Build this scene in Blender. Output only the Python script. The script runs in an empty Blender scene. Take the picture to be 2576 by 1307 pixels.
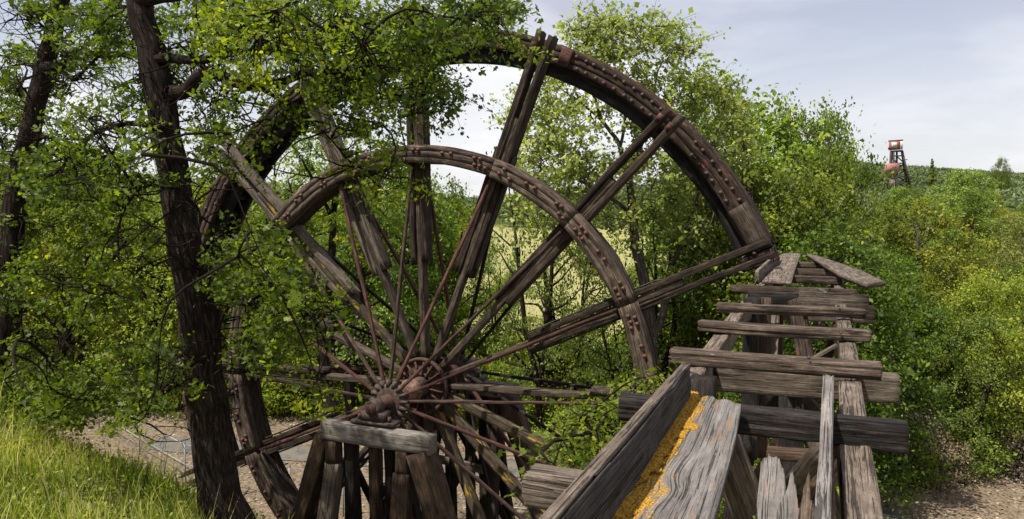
import bpy, math, random
import numpy as np
from mathutils import Vector, Matrix
R_ = math.radians
rng = np.random.default_rng(7)
random.seed(7)
SC = bpy.context.scene
COL = SC.collection

# ------------------------------------------------------------------ camera
F_PX, CX, CY = 1900.0, 1288.0, 653.5          # measured on a 2576 px wide picture
PITCH = math.atan(148.5 / F_PX)
YAW = math.atan2(792.0, F_PX / math.cos(PITCH))
RT = np.array([math.cos(YAW), math.sin(YAW), 0.0])
FH = np.array([-math.sin(YAW), math.cos(YAW), 0.0])
UPV = np.array([0, 0, 1.0]) * math.cos(PITCH) + FH * math.sin(PITCH)
FW = FH * math.cos(PITCH) - np.array([0, 0, 1.0]) * math.sin(PITCH)
cam_data = bpy.data.cameras.new('camera')
cam = bpy.data.objects.new('camera', cam_data)
COL.objects.link(cam)
cam_data.sensor_fit = 'HORIZONTAL'
cam_data.sensor_width = 36.0
cam_data.lens = 36.0 * F_PX / 2576.0
cam_data.clip_start = 0.1
cam_data.clip_end = 5000
cam.matrix_world = Matrix(((RT[0], UPV[0], -FW[0], 0), (RT[1], UPV[1], -FW[1], 0), (RT[2], UPV[2], -FW[2], 0), (0, 0, 0, 1)))
SC.camera = cam

# ------------------------------------------------------------------ light
SUN_FROM = -RT * 0.42 - FH * 0.24 + np.array([0, 0, 0.95])
SUN_FROM /= np.linalg.norm(SUN_FROM)
sd = bpy.data.lights.new('sun', 'SUN')
sd.energy = 5.0
sd.angle = R_(0.6)
sd.color = (1.0, 0.95, 0.86)
sun = bpy.data.objects.new('sun', sd)
COL.objects.link(sun)
sun.rotation_euler = Vector(SUN_FROM).to_track_quat('Z', 'Y').to_euler()
sun.location = (0, -5, 40)
world = bpy.data.worlds.new('World')
SC.world = world
world.use_nodes = True
wn = world.node_tree.nodes
wl = world.node_tree.links
bg = wn['Background']
bg.inputs[1].default_value = 0.101
sky = wn.new('ShaderNodeTexSky')
sky.sky_type = 'NISHITA'
sky.sun_disc = False
sky.sun_elevation = math.asin(SUN_FROM[2])
sky.sun_rotation = math.atan2(SUN_FROM[0], SUN_FROM[1])
sky.dust_density = 3.0
tc = wn.new('ShaderNodeTexCoord')
sep = wn.new('ShaderNodeSeparateXYZ')
wl.new(tc.outputs['Generated'], sep.inputs[0])
za = wn.new('ShaderNodeMath'); za.operation = 'MAXIMUM'; za.inputs[1].default_value = 0.0
wl.new(sep.outputs[2], za.inputs[0])
zb = wn.new('ShaderNodeMath'); zb.operation = 'ADD'; zb.inputs[1].default_value = 0.22
wl.new(za.outputs[0], zb.inputs[0])
dv = wn.new('ShaderNodeVectorMath'); dv.operation = 'DIVIDE'
cmb = wn.new('ShaderNodeCombineXYZ')
for i in range(3):
    wl.new(zb.outputs[0], cmb.inputs[i])
wl.new(tc.outputs['Generated'], dv.inputs[0]); wl.new(cmb.outputs[0], dv.inputs[1])
cn = wn.new('ShaderNodeTexNoise'); cn.inputs['Scale'].default_value = 1.1; cn.inputs['Detail'].default_value = 7
cn.inputs['Roughness'].default_value = 0.55; cn.inputs['Distortion'].default_value = 0.4
wl.new(dv.outputs[0], cn.inputs['Vector'])
cr = wn.new('ShaderNodeValToRGB')
cr.color_ramp.elements[0].position = 0.40; cr.color_ramp.elements[0].color = (0.72, 0.66, 0.66, 1)
cr.color_ramp.elements[1].position = 0.66; cr.color_ramp.elements[1].color = (0.97, 0.97, 0.97, 1)
wl.new(cn.outputs[0], cr.inputs[0])
cn2 = wn.new('ShaderNodeTexNoise'); cn2.inputs['Scale'].default_value = 1.0; cn2.inputs['Detail'].default_value = 7; cn2.inputs['Distortion'].default_value = 0.5
wl.new(dv.outputs[0], cn2.inputs['Vector'])
cc = wn.new('ShaderNodeValToRGB')
cc.color_ramp.elements[0].position = 0.42; cc.color_ramp.elements[0].color = (3.5, 3.55, 4.15, 1)
cc.color_ramp.elements[1].position = 0.62; cc.color_ramp.elements[1].color = (5.7, 5.7, 5.95, 1)
wl.new(cn2.outputs[0], cc.inputs[0])
hz = wn.new('ShaderNodeMapRange'); hz.inputs[1].default_value = 0.0; hz.inputs[2].default_value = 0.22
hz.inputs[3].default_value = 1.0; hz.inputs[4].default_value = 0.0
wl.new(za.outputs[0], hz.inputs[0])
hm = wn.new('ShaderNodeMixRGB'); hm.inputs[2].default_value = (6.1, 6.1, 6.25, 1)
wl.new(hz.outputs[0], hm.inputs[0]); wl.new(cc.outputs[0], hm.inputs[1])
mx = wn.new('ShaderNodeMixRGB')
wl.new(cr.outputs[0], mx.inputs[0]); wl.new(sky.outputs[0], mx.inputs[1]); wl.new(hm.outputs[0], mx.inputs[2])
wl.new(mx.outputs[0], bg.inputs[0])
SC.view_settings.view_transform = 'Standard'
SC.view_settings.look = 'None'
SC.view_settings.gamma = 1.0
SC.view_settings.use_curve_mapping = False
SC.view_settings.exposure = 0.80

# ------------------------------------------------------------------ measuring helpers (world: Y = along the flume, Z = up)
def ray(px, py):
    return (px - CX) / F_PX * RT - (py - CY) / F_PX * UPV + FW
def at_Y(px, py, Y):
    d = ray(px, py); return d * (Y / d[1])
def at_z(px, py, z):
    d = ray(px, py); return d * (z / d[2])
def at_d(px, py, dd):
    d = ray(px, py); return d * (dd / (d @ FH))
def sd_xy(s, d):
    p = RT * s + FH * d; return p[0], p[1]

# ------------------------------------------------------------------ object helpers
W = {}
def props(o, label=None, cat=None, group=None, kind=None):
    if label: o['label'] = label
    if cat: o['category'] = cat
    if group: o['group'] = group
    if kind: o['kind'] = kind
    return o
def put(o, parent=None, M=None):
    M = M or Matrix.Identity(4)
    if o.name not in COL.objects: COL.objects.link(o)
    if parent is not None:
        o.parent = parent
        o.matrix_local = W[parent.name].inverted() @ M
    else:
        o.matrix_world = M
    W[o.name] = M.copy()
    return o
def thing(name, loc, label, cat, group=None):
    o = bpy.data.objects.new(name, None)
    o.empty_display_size = 0.3
    put(o, None, Matrix.Translation(Vector(loc)))
    return props(o, label, cat, group)
def mesh_np(name, V, faces, mat=None, uv=None, tone=None, smooth=False):
    """faces: int array (n,k) or list of such arrays; uv per vertex; tone per vertex"""
    me = bpy.data.meshes.new(name)
    if isinstance(faces, np.ndarray): faces = [faces]
    faces = [f for f in faces if len(f)]
    loops = np.concatenate([f.ravel() for f in faces]).astype(np.int32)
    tot = np.concatenate([np.full(len(f), f.shape[1]) for f in faces]).astype(np.int32)
    start = np.concatenate([[0], np.cumsum(tot)[:-1]]).astype(np.int32)
    V = np.asarray(V, dtype=np.float32)
    me.vertices.add(len(V)); me.vertices.foreach_set('co', V.ravel())
    me.loops.add(len(loops)); me.loops.foreach_set('vertex_index', loops)
    me.polygons.add(len(tot)); me.polygons.foreach_set('loop_start', start); me.polygons.foreach_set('loop_total', tot)
    if uv is not None:
        l = me.uv_layers.new(name='UVMap'); l.data.foreach_set('uv', np.asarray(uv, dtype=np.float32)[loops].ravel())
    if tone is not None:
        a = me.attributes.new('tone', 'FLOAT', 'POINT'); a.data.foreach_set('value', np.asarray(tone, dtype=np.float32))
    if smooth: me.polygons.foreach_set('use_smooth', np.ones(len(tot), dtype=bool))
    me.update(calc_edges=True)
    if mat: me.materials.append(mat)
    return me
def obj(name, me, parent=None, M=None):
    return put(bpy.data.objects.new(name, me), parent, M)
class SinNoise:
    def __init__(s, seed, n=10, scale=1.0, dim=3):
        r = np.random.default_rng(seed)
        s.k = r.normal(size=(n, dim)) * scale * r.uniform(0.5, 2.2, (n, 1)); s.p = r.uniform(0, 6.28, n)
    def __call__(s, P):
        return np.sin(P @ s.k.T + s.p).sum(1) / math.sqrt(len(s.p))

# ------------------------------------------------------------------ materials
def nm(m, t, **kw):
    n = m.node_tree.nodes.new(t)
    for k, v in kw.items(): setattr(n, k, v)
    return n
def base_mat(name):
    m = bpy.data.materials.new(name); m.use_nodes = True
    return m, m.node_tree.nodes['Principled BSDF'], m.node_tree.links
def ramp(m, pts):
    n = nm(m, 'ShaderNodeValToRGB'); e = n.color_ramp.elements
    while len(e) > len(pts): e.remove(e[-1])
    while len(e) < len(pts): e.new(0.5)
    for i, (p, c) in enumerate(pts):
        e[i].position = p; e[i].color = (*c, 1) if len(c) == 3 else c
    return n
def wood_mat(name, dark, mid, light, rust=0.0, stain=None, rough=0.88, bump=0.9, grain=1.0, crack=0.68, stain_at=0.62):
    m, b, L = base_mat(name)
    b.inputs['Roughness'].default_value = rough
    b.inputs['Specular IOR Level'].default_value = 0.2
    uv = nm(m, 'ShaderNodeTexCoord'); oi = nm(m, 'ShaderNodeObjectInfo')
    off = nm(m, 'ShaderNodeVectorMath', operation='SCALE'); off.inputs[0].default_value = (37, 91, 53)
    L.new(oi.outputs['Random'], off.inputs['Scale'])
    ad = nm(m, 'ShaderNodeVectorMath', operation='ADD'); L.new(uv.outputs['UV'], ad.inputs[0]); L.new(off.outputs[0], ad.inputs[1])
    gs = nm(m, 'ShaderNodeMapRange'); gs.inputs[3].default_value = 0.6; gs.inputs[4].default_value = 1.35; L.new(oi.outputs['Random'], gs.inputs[0])
    gv = nm(m, 'ShaderNodeCombineXYZ'); gv.inputs[0].default_value = 1; gv.inputs[2].default_value = 1; L.new(gs.outputs[0], gv.inputs[1])
    ga = nm(m, 'ShaderNodeVectorMath', operation='MULTIPLY'); L.new(ad.outputs[0], ga.inputs[0]); L.new(gv.outputs[0], ga.inputs[1]); ad = ga
    def noise(sx, sy, detail, distort=0.0):
        mp = nm(m, 'ShaderNodeMapping'); mp.inputs['Scale'].default_value = (sx, sy, 1); L.new(ad.outputs[0], mp.inputs[0])
        n = nm(m, 'ShaderNodeTexNoise'); n.inputs['Scale'].default_value = 1; n.inputs['Detail'].default_value = detail
        n.inputs['Roughness'].default_value = 0.62; n.inputs['Distortion'].default_value = distort
        L.new(mp.outputs[0], n.inputs['Vector']); return n
    g = noise(3.0, 46 * grain, 8, 0.5); c = noise(1.3, 75 * grain, 4, 0.4); bl = noise(2.6, 5.5, 9)
    k = noise(0.8, 16, 4, 0.3); sp_ = noise(38, 60, 4)
    mixv = nm(m, 'ShaderNodeMath', operation='MULTIPLY_ADD'); mixv.inputs[1].default_value = 0.55
    L.new(bl.outputs[0], mixv.inputs[0])
    h2 = nm(m, 'ShaderNodeMath', operation='MULTIPLY'); h2.inputs[1].default_value = 0.45; L.new(g.outputs[0], h2.inputs[0])
    sp2 = nm(m, 'ShaderNodeMath', operation='MULTIPLY_ADD'); sp2.inputs[1].default_value = 0.22; L.new(sp_.outputs[0], sp2.inputs[0]); L.new(h2.outputs[0], sp2.inputs[2])
    sp3 = nm(m, 'ShaderNodeMath', operation='SUBTRACT'); sp3.inputs[1].default_value = 0.11; L.new(sp2.outputs[0], sp3.inputs[0])
    L.new(sp3.outputs[0], mixv.inputs[2])
    cr = ramp(m, [(0.30, dark), (0.49, mid), (0.72, light)]); L.new(mixv.outputs[0], cr.inputs[0])
    # long drying cracks
    ck = ramp(m, [(0.375, (0, 0, 0)), (0.43, (1, 1, 1))]); L.new(c.outputs[0], ck.inputs[0])
    ck2 = ramp(m, [(0.37, (0, 0, 0)), (0.40, (1, 1, 1))]); L.new(k.outputs[0], ck2.inputs[0])
    cm = nm(m, 'ShaderNodeMath', operation='MULTIPLY'); L.new(ck.outputs[0], cm.inputs[0]); L.new(ck2.outputs[0], cm.inputs[1])
    mc = nm(m, 'ShaderNodeMixRGB', blend_type='MULTIPLY'); mc.inputs[0].default_value = crack
    L.new(cr.outputs[0], mc.inputs[1]); L.new(cm.outputs[0], mc.inputs[2])
    out = mc.outputs[0]
    if stain:
        st = noise(2.2, 7, 4); sr = ramp(m, [(stain_at - 0.05, (0, 0, 0)), (stain_at + 0.02, (1, 1, 1))]); L.new(st.outputs[0], sr.inputs[0])
        ms = nm(m, 'ShaderNodeMixRGB'); L.new(sr.outputs[0], ms.inputs[0]); L.new(out, ms.inputs[1]); ms.inputs[2].default_value = (*stain, 1)
        out = ms.outputs[0]
    hv = nm(m, 'ShaderNodeHueSaturation'); L.new(out, hv.inputs['Color'])
    rv = nm(m, 'ShaderNodeMapRange'); rv.inputs[3].default_value = 0.75; rv.inputs[4].default_value = 1.25
    L.new(oi.outputs['Random'], rv.inputs[0]); L.new(rv.outputs[0], hv.inputs['Value'])
    L.new(hv.outputs[0], b.inputs['Base Color'])
    hs = nm(m, 'ShaderNodeMath', operation='MULTIPLY_ADD'); hs.inputs[1].default_value = 0.6
    L.new(g.outputs[0], hs.inputs[0]); L.new(cm.outputs[0], hs.inputs[2])
    bp = nm(m, 'ShaderNodeBump'); bp.inputs['Strength'].default_value = bump; bp.inputs['Distance'].default_value = 0.02
    L.new(hs.outputs[0], bp.inputs['Height']); L.new(bp.outputs[0], b.inputs['Normal'])
    return m
def rough_mat(name, c1, c2, scale=6.0, rough=0.85, bump=0.4, metal=0.0, dist=0.01, detail=6, coord='Object', c3=None):
    m, b, L = base_mat(name)
    b.inputs['Roughness'].default_value = rough; b.inputs['Metallic'].default_value = metal; b.inputs['Specular IOR Level'].default_value = 0.25
    t = nm(m, 'ShaderNodeTexCoord'); n = nm(m, 'ShaderNodeTexNoise'); n.inputs['Scale'].default_value = scale; n.inputs['Detail'].default_value = detail
    n.inputs['Roughness'].default_value = 0.65
    L.new(t.outputs[coord], n.inputs['Vector'])
    pts = [(0.36, c1), (0.64, c2)] if c3 is None else [(0.33, c1), (0.5, c2), (0.67, c3)]
    cr = ramp(m, pts); L.new(n.outputs[0], cr.inputs[0]); L.new(cr.outputs[0], b.inputs['Base Color'])
    bp = nm(m, 'ShaderNodeBump'); bp.inputs['Strength'].default_value = bump; bp.inputs['Distance'].default_value = dist
    L.new(n.outputs[0], bp.inputs['Height']); L.new(bp.outputs[0], b.inputs['Normal'])
    return m
def leaf_mat(name, dark, light, yellow, trans=0.35, rough=0.55):
    m, b, L = base_mat(name)
    out = m.node_tree.nodes['Material Output']
    a = nm(m, 'ShaderNodeAttribute', attribute_name='tone')
    oi = nm(m, 'ShaderNodeObjectInfo')
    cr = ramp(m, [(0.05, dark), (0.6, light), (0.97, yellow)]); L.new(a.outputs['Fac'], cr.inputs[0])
    mu = nm(m, 'ShaderNodeMixRGB', blend_type='MULTIPLY'); mu.inputs[0].default_value = 1.0
    L.new(cr.outputs[0], mu.inputs[1]); L.new(oi.outputs['Color'], mu.inputs[2])
    L.new(mu.outputs[0], b.inputs['Base Color']); b.inputs['Roughness'].default_value = rough; b.inputs['Specular IOR Level'].default_value = 0.3
    tr = nm(m, 'ShaderNodeBsdfTranslucent')
    br = nm(m, 'ShaderNodeMixRGB', blend_type='MULTIPLY'); br.inputs[0].default_value = 1.0; br.inputs[2].default_value = (1.25, 1.35, 0.55, 1)
    L.new(mu.outputs[0], br.inputs[1]); L.new(br.outputs[0], tr.inputs[0])
    mx = nm(m, 'ShaderNodeMixShader'); mx.inputs[0].default_value = trans
    L.new(b.outputs[0], mx.inputs[1]); L.new(tr.outputs[0], mx.inputs[2]); L.new(mx.outputs[0], out.inputs[0])
    return m
M_WHEEL = wood_mat('wheel_wood', (0.0100, 0.0064, 0.0042), (0.0300, 0.0200, 0.0142), (0.1042, 0.0752, 0.0538), bump=1.0, crack=.7)
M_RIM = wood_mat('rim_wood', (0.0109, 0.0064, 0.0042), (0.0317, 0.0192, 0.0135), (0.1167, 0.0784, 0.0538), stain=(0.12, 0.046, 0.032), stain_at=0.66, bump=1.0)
M_RING = wood_mat('ring_wood', (0.0183, 0.0120, 0.0085), (0.0583, 0.0416, 0.0305), (0.2167, 0.1680, 0.1240), bump=1.0)
M_SPAR = wood_mat('spar_wood', (0.0167, 0.0120, 0.0085), (0.0516, 0.0384, 0.0270), (0.1583, 0.1240, 0.0886), bump=0.9)
M_YEL = wood_mat('yellow_streaked_wood', (0.0183, 0.0128, 0.0085), (0.0567, 0.0424, 0.0270), (0.1583, 0.1200, 0.0779), stain=(0.36, 0.23, 0.03), stain_at=0.63, bump=0.9)
M_GREY = wood_mat('weathered_grey_wood', (0.0356, 0.0269, 0.0200), (0.0978, 0.0756, 0.0584), (0.2312, 0.1865, 0.1476), bump=1.0)
M_TIE = wood_mat('tie_wood', (0.0160, 0.0109, 0.0085), (0.0533, 0.0378, 0.0277), (0.1689, 0.1277, 0.0961), bump=1.0, stain=(0.20, 0.175, 0.15), stain_at=0.70, crack=.75)
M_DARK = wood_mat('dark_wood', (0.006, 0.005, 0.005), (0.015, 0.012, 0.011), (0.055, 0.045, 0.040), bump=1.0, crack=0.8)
M_PLANK = wood_mat('plank_wood', (0.0467, 0.0408, 0.0374), (0.1148, 0.1037, 0.0969), (0.2295, 0.2082, 0.1938), bump=.8, crack=0.7, stain=(0.16, 0.11, 0.08), stain_at=0.70)
M_BROWN = wood_mat('brown_post_wood', (0.0160, 0.0101, 0.0069), (0.0533, 0.0336, 0.0208), (0.1511, 0.1008, 0.0653), bump=0.9)
M_CAP = wood_mat('cap_wood', (0.0638, 0.0544, 0.0459), (0.1403, 0.1232, 0.1054), (0.2380, 0.2125, 0.1853), bump=0.8, crack=0.6)
M_RED = wood_mat('red_painted_rod', (0.0187, 0.0093, 0.0076), (0.0595, 0.0255, 0.0204), (0.1700, 0.0850, 0.0663), bump=0.5)
M_BROD = wood_mat('brown_rod', (0.0119, 0.0076, 0.0059), (0.0382, 0.0221, 0.0170), (0.1275, 0.0808, 0.0638), bump=0.5)
M_RUST = rough_mat('rust_iron', (0.020, 0.012, 0.009), (0.085, 0.040, 0.027), 18, 0.8, 0.6)
M_BOLT = rough_mat('rusty_bolt', (0.035, 0.018, 0.014), (0.15, 0.066, 0.045), 30, 0.7, 0.5)
M_DKIRON = rough_mat('dark_iron', (0.022, 0.018, 0.016), (0.085, 0.055, 0.042), 12, 0.7, 0.6)
M_IRON = rough_mat('bearing_iron', (0.018, 0.014, 0.012), (0.075, 0.052, 0.042), 14, 0.7, 0.6)
M_GALV = rough_mat('galvanised_pipe', (0.16, 0.165, 0.17), (0.28, 0.285, 0.29), 20, 0.5, 0.1, 0.3)
M_MOSS = rough_mat('orange_lichen', (0.075, 0.040, 0.008), (0.29, 0.145, 0.010), 45, 0.95, 1.0, 0, 0.02, 10, c3=(0.45, 0.27, 0.03))
def bark(name, a, b_, c3, sx=9):
    m, b, L = base_mat(name); b.inputs['Roughness'].default_value = 0.95; b.inputs['Specular IOR Level'].default_value = 0.1
    t = nm(m, 'ShaderNodeTexCoord'); mp = nm(m, 'ShaderNodeMapping'); mp.inputs['Scale'].default_value = (sx * 0.25, sx * 1.6, 1); L.new(t.outputs['UV'], mp.inputs[0])
    n = nm(m, 'ShaderNodeTexNoise'); n.inputs['Scale'].default_value = 1; n.inputs['Detail'].default_value = 8; n.inputs['Roughness'].default_value = 0.7
    L.new(mp.outputs[0], n.inputs['Vector'])
    cr = ramp(m, [(0.36, a), (0.52, b_), (0.70, c3)]); L.new(n.outputs[0], cr.inputs[0]); L.new(cr.outputs[0], b.inputs['Base Color'])
    bp = nm(m, 'ShaderNodeBump'); bp.inputs['Strength'].default_value = 1.0; bp.inputs['Distance'].default_value = 0.07
    L.new(n.outputs[0], bp.inputs['Height']); L.new(bp.outputs[0], b.inputs['Normal']); return m
M_BOARD = wood_mat('side_board_wood', (0.014, 0.012, 0.011), (0.036, 0.031, 0.028), (0.10, 0.088, 0.080), bump=1.0)
M_BARK = bark('oak_bark', (0.005, 0.004, 0.004), (0.020, 0.014, 0.011), (0.085, 0.062, 0.048), 13)
M_BARK2 = bark('grey_bark', (0.022, 0.017, 0.014), (0.065, 0.052, 0.043), (0.17, 0.145, 0.12), 6)
M_OAK = leaf_mat('oak_leaf', (0.030, 0.050, 0.006), (0.125, 0.170, 0.014), (0.36, 0.37, 0.022), 0.55)
M_COT = leaf_mat('cottonwood_leaf', (0.075, 0.095, 0.028), (0.25, 0.295, 0.085), (0.46, 0.47, 0.19), 0.52)
M_BUSH = leaf_mat('bush_leaf', (0.048, 0.075, 0.014), (0.20, 0.25, 0.036), (0.45, 0.45, 0.10), 0.54)
M_DRY = leaf_mat('dry_twig', (0.10, 0.075, 0.05), (0.20, 0.155, 0.11), (0.32, 0.26, 0.18), 0.1, 0.9)
M_GRASS = leaf_mat('grass_blade', (0.07, 0.11, 0.012), (0.24, 0.29, 0.035), (0.55, 0.50, 0.17), 0.45)

# ------------------------------------------------------------------ timber builders
def timber_mesh(name, L, w, h, mat, n=3, m=10, groove=0.008, warp=0.01, jag=0.0, seed=0, notch=0.0, taper=0.0, bow=0.0, jag_both=True):
    """a beam along local X (0..L), width w on Y, height h on Z, edges worn, grooves run along the grain"""
    r = np.random.default_rng(seed)
    cx = []
    e = min(w, h) * 0.06
    def side(a, b):
        t = np.linspace(0, 1, n + 1)[:-1]
        for q in t: cx.append((a[0] + (b[0] - a[0]) * q, a[1] + (b[1] - a[1]) * q))
    y, z = w / 2, h / 2
    cor = [(-y + e, -z), (y - e, -z), (y, -z + e), (y, z - e), (y - e, z), (-y + e, z), (-y, z - e), (-y, -z + e)]
    for i in range(0, 8, 2):
        side(cor[i], cor[i + 1]); cx.append(cor[i + 1])
    P = np.array(cx); K = len(P)
    per = np.concatenate([[0], np.cumsum(np.linalg.norm(np.roll(P, -1, 0) - P, axis=1))])
    g = r.uniform(0, 1, K) ** 2 * groove * 1.6
    nx = SinNoise(seed + 1, 8, 1.0, 2)
    xs = np.linspace(0, L, m + 1)
    V = []; UV = []
    wy = SinNoise(seed + 2, 4, 0.9, 1); wz = SinNoise(seed + 3, 4, 0.9, 1)
    jagk = r.uniform(0, 1, K) * jag; jagk = (jagk + np.roll(jagk, 1)) / 2; jag0 = r.uniform(0, 1, K) * jag * (1 if jag_both else 0)
    inn = np.sign(P) * 1.0
    for i, x in enumerate(xs):
        tp = 1 - taper * (x / L)
        q = P * np.array([tp, 1.0])
        nn = nx(np.stack([np.full(K, x * 2.0), np.arange(K) * 2.1], 1))
        dpt = g * (0.7 + 0.3 * nn) + 0.35 * groove * nn
        if notch > 0: dpt = dpt + notch * np.clip(nx(np.stack([np.full(K, x * 5 + 9), np.arange(K) * 0.9], 1)) - 1.0, 0, 1)
        q = q - inn * dpt[:, None]
        xx = np.full(K, x)
        if i == m: xx = xx - jagk
        if i == 0: xx = xx + jag0
        bx = bow * 4 * (x / L) * (1 - x / L)
        V.append(np.stack([xx, q[:, 0] + warp * wy(np.array([[x]]))[0] * 0.5, q[:, 1] + warp * wz(np.array([[x]]))[0] * 0.5 + bx], 1))
        UV.append(np.stack([xx, per[:K]], 1))
    V = np.concatenate(V); UV = np.concatenate(UV)
    i = np.arange(m)[:, None] * K; j = np.arange(K)[None, :]; j2 = (j + 1) % K
    quads = np.stack([i + j, i + K + j, i + K + j2, i + j2], -1).reshape(-1, 4)[:, ::-1]
    # ends: fan to centre, slightly pulled in
    c0 = len(V); V = np.concatenate([V, [[jag * 0.3 if jag_both else 0, 0, 0], [L - jag * 0.6, 0, bow * 0]]]); UV = np.concatenate([UV, [[0, 0.05], [0.1, 0.05]]])
    jj = np.arange(K); jn = (jj + 1) % K
    t0 = np.stack([np.full(K, c0), jn, jj], 1); t1 = np.stack([np.full(K, c0 + 1), m * K + jj, m * K + jn], 1)
    return mesh_np(name, V, [quads, t0, t1], mat, UV)
def frame(p0, p1, up=(0, 0, 1)):
    x = Vector(p1) - Vector(p0); L = x.length; x.normalize()
    u = Vector(up); y = u.cross(x)
    if y.length < 1e-4: y = Vector((0, 1, 0)).cross(x)
    y.normalize(); z = x.cross(y)
    M = Matrix((( x[0], y[0], z[0], p0[0]), (x[1], y[1], z[1], p0[1]), (x[2], y[2], z[2], p0[2]), (0, 0, 0, 1)))
    return M, L
TS = [100]
def timber(name, p0, p1, w, h, mat, parent=None, up=(0, 0, 1), **kw):
    M, L = frame(p0, p1, up); TS[0] += 7
    kw.setdefault('seed', TS[0]); kw.setdefault('m', max(4, int(L * 4)))
    return obj(name, timber_mesh(name, L, w, h, mat, **kw), parent, M)
def tube_np(pts, rad, n=8, ridges=0.0, seed=0, cap=True):
    pts = np.asarray(pts, float); rad = np.asarray(rad, float); m = len(pts)
    t = np.gradient(pts, axis=0); t /= np.linalg.norm(t, axis=1)[:, None] + 1e-9
    ref = np.array([0.13, 0.99, 0.05]) if abs(t[0][1]) < 0.9 else np.array([1.0, 0.1, 0])
    a = np.cross(t, ref); a /= np.linalg.norm(a, axis=1)[:, None] + 1e-9; b = np.cross(t, a)
    th = np.linspace(0, 2 * np.pi, n, endpoint=False)
    rr = rad[:, None] * np.ones(n)
    if ridges:
        nz = SinNoise(seed, 12, 1.0, 2)
        ln = np.concatenate([[0], np.cumsum(np.linalg.norm(np.diff(pts, axis=0), axis=1))])
        q = np.stack([np.repeat(ln * 1.6, n), np.tile(np.cos(th) * 3.5, m) + np.tile(np.sin(th) * 4.1, m)], 1)
        rg = np.random.default_rng(seed + 1).uniform(-1, 1, n)
        rr = rr * (1 + ridges * nz(q).reshape(m, n) + ridges * rg[None, :])
    V = pts[:, None, :] + rr[..., None] * (np.cos(th)[None, :, None] * a[:, None, :] + np.sin(th)[None, :, None] * b[:, None, :])
    ln = np.concatenate([[0], np.cumsum(np.linalg.norm(np.diff(pts, axis=0), axis=1))])
    UV = np.stack([np.repeat(ln, n), np.tile(np.abs(th - np.pi), m) * np.repeat(np.maximum(rad, 0.05), n)], 1)
    i = np.arange(m - 1)[:, None] * n; j = np.arange(n)[None]; j2 = (j + 1) % n
    Q = np.stack([i + j, i + j2, i + n + j2, i + n + j], -1).reshape(-1, 4)
    V = V.reshape(-1, 3)
    return V, Q, UV
class Acc:
    def __init__(s): s.V = []; s.F = {}; s.U = []; s.T = []; s.n = 0
    def add(s, V, F, U=None, T=None):
        F = np.asarray(F); s.V.append(V); s.F.setdefault(F.shape[1], []).append(F + s.n)
        s.U.append(U if U is not None else np.zeros((len(V), 2))); s.T.append(T if T is not None else np.zeros(len(V))); s.n += len(V)
    def mesh(s, name, mat, smooth=False, tone=False):
        return mesh_np(name, np.concatenate(s.V), [np.concatenate(f) for f in s.F.values()], mat, np.concatenate(s.U), np.concatenate(s.T) if tone else None, smooth)
def box_np(x0, x1, y0, y1, z0, z1):
    V = np.array([(x, y, z) for x in (x0, x1) for y in (y0, y1) for z in (z0, z1)], float)
    F = np.array([(0, 1, 3, 2), (4, 6, 7, 5), (0, 4, 5, 1), (2, 3, 7, 6), (0, 2, 6, 4), (1, 5, 7, 3)])
    U = np.stack([V[:, 0] + V[:, 1] * .3, V[:, 2] + V[:, 1] * .7], 1)
    return V, F, U
def cyl_np(p0, p1, r0, r1=None, n=12):
    r1 = r0 if r1 is None else r1
    p0 = np.asarray(p0, float); p1 = np.asarray(p1, float)
    V, Q, U = tube_np([p0, p0 + (p1 - p0) * 1e-4, p1 - (p1 - p0) * 1e-4, p1], [1e-4, r0, r1, 1e-4], n)
    # keep cap rings in plane
    return V, Q, U

# ------------------------------------------------------------------ terrain
def sstep(a, b, x): t = np.clip((x - a) / (b - a), 0, 1); return t * t * (3 - 2 * t)
tn = SinNoise(5, 14, 0.06, 2); tn2 = SinNoise(6, 14, 0.5, 2)
ZF = -14.5
def ground(s, d):
    s = np.asarray(s, float); d = np.asarray(d, float)
    a = s / np.maximum(d, 10)
    z = ZF + 3.5 * sstep(50, 110, d) + 4.5 * sstep(90, 240, d)
    ridge = np.interp(a, [-2.0, -0.9, -0.3, -0.05, 0.2, 0.42, 0.5, 0.62, 0.7, 1.2], [40, 26, 10, -3, 16, 30, 23, 17, 12, 14])
    z = z + (ridge + 6.5) * sstep(300, 700, d)
    # side slopes
    z = z + 5.0 * sstep(0.15, 0.9, a) * sstep(45, 120, d) + 7.0 * sstep(-0.35, -0.9, -(-a)) * 0
    z = z + 7.0 * sstep(0.30, 0.75, -a) * sstep(44, 75, d)
    # near grassy bank, lower left
    top = -4.15 - 0.40 * np.clip(s + 9.5, -8, 30) - 0.10 * np.clip(s + 5.5, 0, 30) ** 1.6 + 0.10 * np.minimum(13.5 - d, 3)
    top = np.clip(top, ZF, 10)
    k = sstep(13.4, 21.0, d + 0.10 * (s + 6))
    bank = top * (1 - k) + np.minimum(z, top) * k
    z = np.where(d < 24, np.maximum(bank, ZF), z)
    z = z + 0.35 * tn(np.stack([s.ravel(), d.ravel()], 1)).reshape(s.shape) * sstep(25, 70, d) + 0.05 * tn2(np.stack([s.ravel(), d.ravel()], 1)).reshape(s.shape)
    return z
def gz(s, d): return float(ground(np.array([s]), np.array([d]))[0])
def on_ground(px, d):
    """point on the terrain under picture column px at forward distance d"""
    p = at_d(px, 505, d); s = p @ RT
    return np.array([p[0], p[1], gz(s, d)])
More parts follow.
